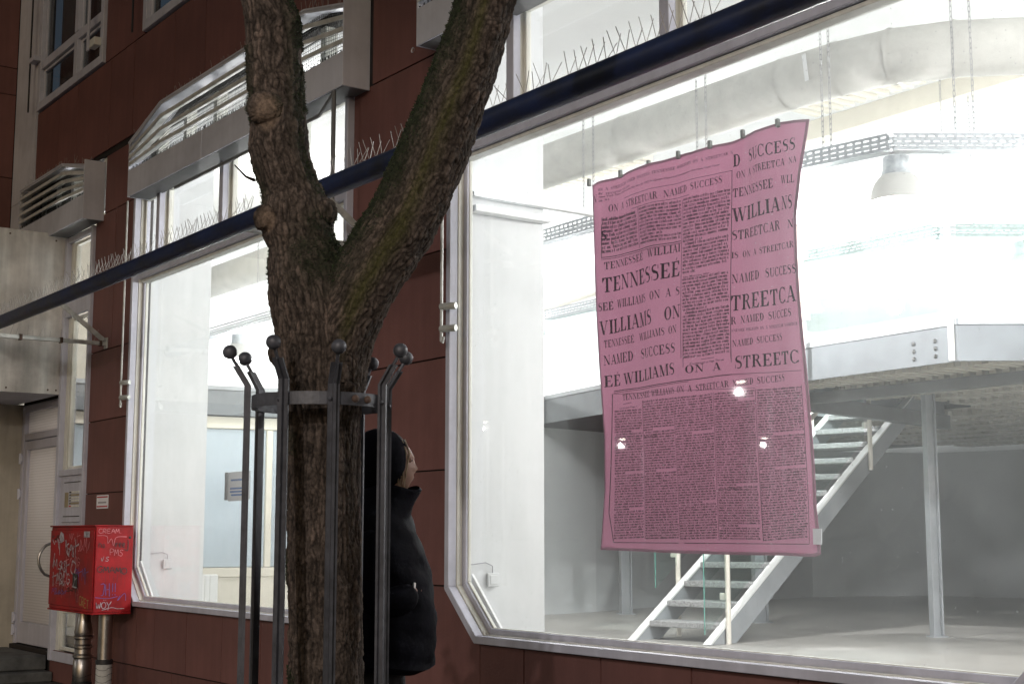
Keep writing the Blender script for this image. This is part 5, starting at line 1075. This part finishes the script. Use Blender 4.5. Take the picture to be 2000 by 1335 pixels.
# head detail: face, nose, chin
hd = MB(); hv = []; nu_, nv_ = 36, 30
for i in range(nv_+1):
    t = PI*i/nv_; zz0 = math.cos(t)
    for k in range(nu_):
        a = 2*PI*k/nu_; ca, sa = math.cos(a), math.sin(a); st_ = math.sin(t); rf = .092*st_; f = rf*ca; l = .074*st_*sa; z = .112*zz0
        if ca > 0:
            fr2 = ca**2
            jaw = max(0, -zz0-.2); f *= 1+.10*jaw; l *= 1-.28*jaw
            nose = math.exp(-((zz0+.08)/.16)**2)*math.exp(-(sa*st_/.17)**2)*(1 if zz0 > -.25 else .3); f += .013*nose*(1.25 if zz0 < .0 else .8)
            f -= .008*math.exp(-((zz0-.16)/.10)**2)*math.exp(-((abs(sa)-.38)/.22)**2)
            f += .004*math.exp(-((zz0-.30)/.10)**2)*fr2
            f += .006*(math.exp(-((zz0+.42)/.05)**2)+math.exp(-((zz0+.53)/.05)**2))*math.exp(-(sa*st_/.30)**2)
            f += .009*math.exp(-((zz0+.80)/.12)**2)*math.exp(-(sa/.4)**2)
        hv.append(Q(.030+f, l, 1.652+z))
hd.add(hv, [(i*nu_+k, (i+1)*nu_+k, (i+1)*nu_+(k+1) % nu_, i*nu_+(k+1) % nu_) for i in range(nv_) for k in range(nu_)])
ho = hd.build('head', M['skin'], per, smooth=True)
for s in (-1, 1): MB().ball(Q(.106, s*.032, 1.672), .010, 8).build('eye', M['skin'], ho, smooth=True); MB().ball(Q(.114, s*.033, 1.672), .004, 8).build('iris', M['black'], ho)
# fair hair strands falling beside the face
hs = MB()
for k in range(26):
    s = random.choice((-1, 1)); f0 = random.uniform(.085, .115); l0 = s*random.uniform(.02, .07); f0 -= .03; hs.tube([Q(f0, l0*.6, 1.755), Q(f0+.02, l0, 1.70), Q(f0+.008, l0*1.1, 1.62), Q(f0+random.uniform(0, .02), l0, 1.565)], [.003, .004, .003, .001], 5)
hs.build('hair', M['hair'], per)
# hood: partial shell open to the front
hm_ = MB(); nu, nw = 26, 18; hv = []
for i in range(nu+1):
    th_ = math.radians(-62)+math.radians(200)*i/nu   # from the front brow over the top to the nape
    for j in range(nw+1):
        ph = PI*(j/nw-.5)
        rr = .118+.008*math.sin(i*.9)
        f = math.sin(th_)*-rr*1.03; z = math.cos(th_)*rr*1.14
        hv.append(Q(.028+f*(.45+.55*math.cos(ph)), math.sin(ph)*rr*.95, 1.668+z*math.cos(ph)**.75 if math.cos(ph) > 0 else 1.668))
hm_.add(hv, [(i*(nw+1)+j, i*(nw+1)+j+1, (i+1)*(nw+1)+j+1, (i+1)*(nw+1)+j) for i in range(nu) for j in range(nw)])
hood = MB(); hood.ball(Q(-.016, 0, 1.672), .125, 28, (1, 1, 1.03))
# cut the hood open in front of the face
import itertools
keep = [];
for f in hood.f:
    cx_ = sum(((Vector(hood.v[i])-PX).dot(fx)) for i in f)/len(f); cz_ = sum(hood.v[i][2] for i in f)/len(f)
    if cx_ < .088 or cz_ > 1.765: keep.append(f)
hood.f = keep; ho2 = hood.build('hood', M['coat'], per, smooth=True); so2 = ho2.modifiers.new('t', 'SOLIDIFY'); so2.thickness = .012
# coat: lofted sections (f, centre, half depth, half width)
secs = [(.86, -.02, .17, .22), (.88, .0, .205, .245), (.95, .0, .205, .24), (1.08, .01, .20, .235), (1.20, .005, .190, .235), (1.30, -.005, .172, .235), (1.38, -.02, .155, .22), (1.45, -.025, .135, .19), (1.49, -.015, .13, .15), (1.52, .0, .128, .125), (1.555, .018, .130, .115), (1.565, .02, .12, .11)]
_s = []
for a_, b_s in zip(secs[:-1], secs[1:]):
    for k in range(5): _s.append(tuple(a_[q]+(b_s[q]-a_[q])*k/5 for q in range(4)))
secs = _s+[secs[-1]]
ct = MB(); nn_ = 40; vs = []
for (z, c, hd_, hw) in secs:
    for k in range(nn_):
        a = 2*PI*k/nn_; wob = 1+.02*math.sin(a*5+z*21)+.035*abs(math.sin(z*34+a*.7))-.03*noise.noise(Vector((math.cos(a)*3, math.sin(a)*3, z*9))); vs.append(Q(c+hd_*math.cos(a)*wob, hw*math.sin(a)*wob, z+.01*math.sin(a*3)))
ct.add(vs, [(i*nn_+k, i*nn_+(k+1) % nn_, (i+1)*nn_+(k+1) % nn_, (i+1)*nn_+k) for i in range(len(secs)-1) for k in range(nn_)])
co_ = ct.build('coat', M['coat'], per, smooth=True)
for s in (-1, 1):
    skin('sleeve', [Q(-.01, s*.17, 1.40), Q(-.03, s*.235, 1.28), Q(-.035, s*.255, 1.13), Q(.06, s*.225, 1.12), Q(.152, s*.165, 1.168)], [(0, 1), (1, 2), (2, 3), (3, 4)], [.085, .078, .072, .068, .060], M['coat'], per)
    # hand with five fingers, loosely closed
    hb_ = MB().ball(Q(.118, s*.160, 1.165), .036, 14, (1.1, .8, .9))
    for q in range(4):
        ln = (.036, .042, .039, .030)[q]; z0 = 1.192-q*.018
        hb_.tube([Q(.128, s*.155, z0), Q(.128+ln*.7, s*.140, z0-.004), Q(.128+ln*.6, s*.118, z0-.014), Q(.128+ln*.2, s*.112, z0-.018)], [.0095, .009, .008, .0065], 8)
    hb_.tube([Q(.12, s*.14, 1.188), Q(.13, s*.12, 1.196), Q(.145, s*.115, 1.19)], [.011, .010, .008], 8)
    hb_.build('hand', M['skin'], per, smooth=True)
MB().tube([Q(.138, -.165+.036*math.cos(t/12*2*PI), 1.163+.036*math.sin(t/12*2*PI)) for t in range(13)], .007, 6, cap=False).build('wristwatch', M['inox'], per)
for s, off in ((-1, .0), (1, -.06)):
    skin('trouser_leg', [Q(0, s*.09, .92), Q(.0, s*.10, .75), Q(.03+off, s*.10, .48), Q(-.0+off, s*.10, .10)], [(0, 1), (1, 2), (2, 3)], [.10, .10, .078, .065], M['trouser'], per)
    MB().ball(Q(.06+off, s*.10, .045), .052, 14, (1, 1, .85)).ball(Q(.0+off, s*.10, .05), .05, 14, (1, 1, .9)).ball(Q(.13+off, s*.10, .035), .042, 14, (1, 1, .75)).build('shoe', M['shoe'], per, smooth=True)
# bag hem at the back of the coat
MB().prism([(0, 0), (.10, .02), (.06, .14)], -.01, .01)
# ------------------------------------------------------------------ street lamps across the road (seen as reflections), then unseen ones added as facade light
def lamppost(x, y, z, lab, wt):
    Lp_ = empty('street_lamp', lab, 'street lamp', 'street lamps across the road', loc=(x, y, 0))
    MB().lathe([(.09, -.12), (.09, .8), (.06, .9), (.045, z+.1)], (0, 0, 0), 14).build('pole', M['steel_d'], Lp_, smooth=True)
    MB().tube([(0, 0, z+.1), (0, .25, z+.22), (0, .6, z+.18)], .03, 8).build('arm', M['steel_d'], Lp_, smooth=True)
    MB().ball((0, .75, z+.13), .25, 16, (.6, 1.2, .35)).build('lamp_head', M['steel_d'], Lp_, smooth=True)
    MB().ball((0, .75, z+.03), .085, 16, (1.3, .5, .3)).build('lamp_glass', emis('street_lamp_glow', (1, .9, .78), 22), Lp_, smooth=True)
    l = bpy.data.lights.new('street_light', 'SPOT'); l.energy = wt; l.spot_size = math.radians(178); l.spot_blend = .18; l.color = (1, .93, .90); l.shadow_soft_size = .055; o = bpy.data.objects.new('street_light', l); COL.objects.link(o); o.location = (x, y+.8, z-.15)
def mirror(px, py, yy): d = ray(px, py); t = (9.2-yy)/d[1]; return d[0]*t, yy, EYE+d[2]*t
for (px, py, yy, lab, wt) in ((1447, 742, -9, 'street lamp across the road opposite the right window', STREET_W*1.2), (1493, 853, -19, 'low street lamp on the far side of the road', STREET_W), (1215, 855, -16, 'street lamp further left across the road', STREET_W), (945, 822, -15, 'far street lamp at the left end of the road', STREET_W), (915, 822, -15, 'leftmost far street lamp of the row', STREET_W)):
    x, y, z = mirror(px, py, yy); lamppost(x, y-.75, z-.06, lab, wt)
lamppost(4.2, -6.4, 5.0, 'unseen tall street lamp added behind the camera for facade light', STREET_W*2)  # this lamp and the next two are unseen, added to brighten the facade
lamppost(-8.6, -4.2, 5.3, 'unseen street lamp added left of the camera for facade light', 150)
lamppost(1.5, -4.7, 5.3, 'unseen street lamp added beside the camera to brighten the canopy', 1050)
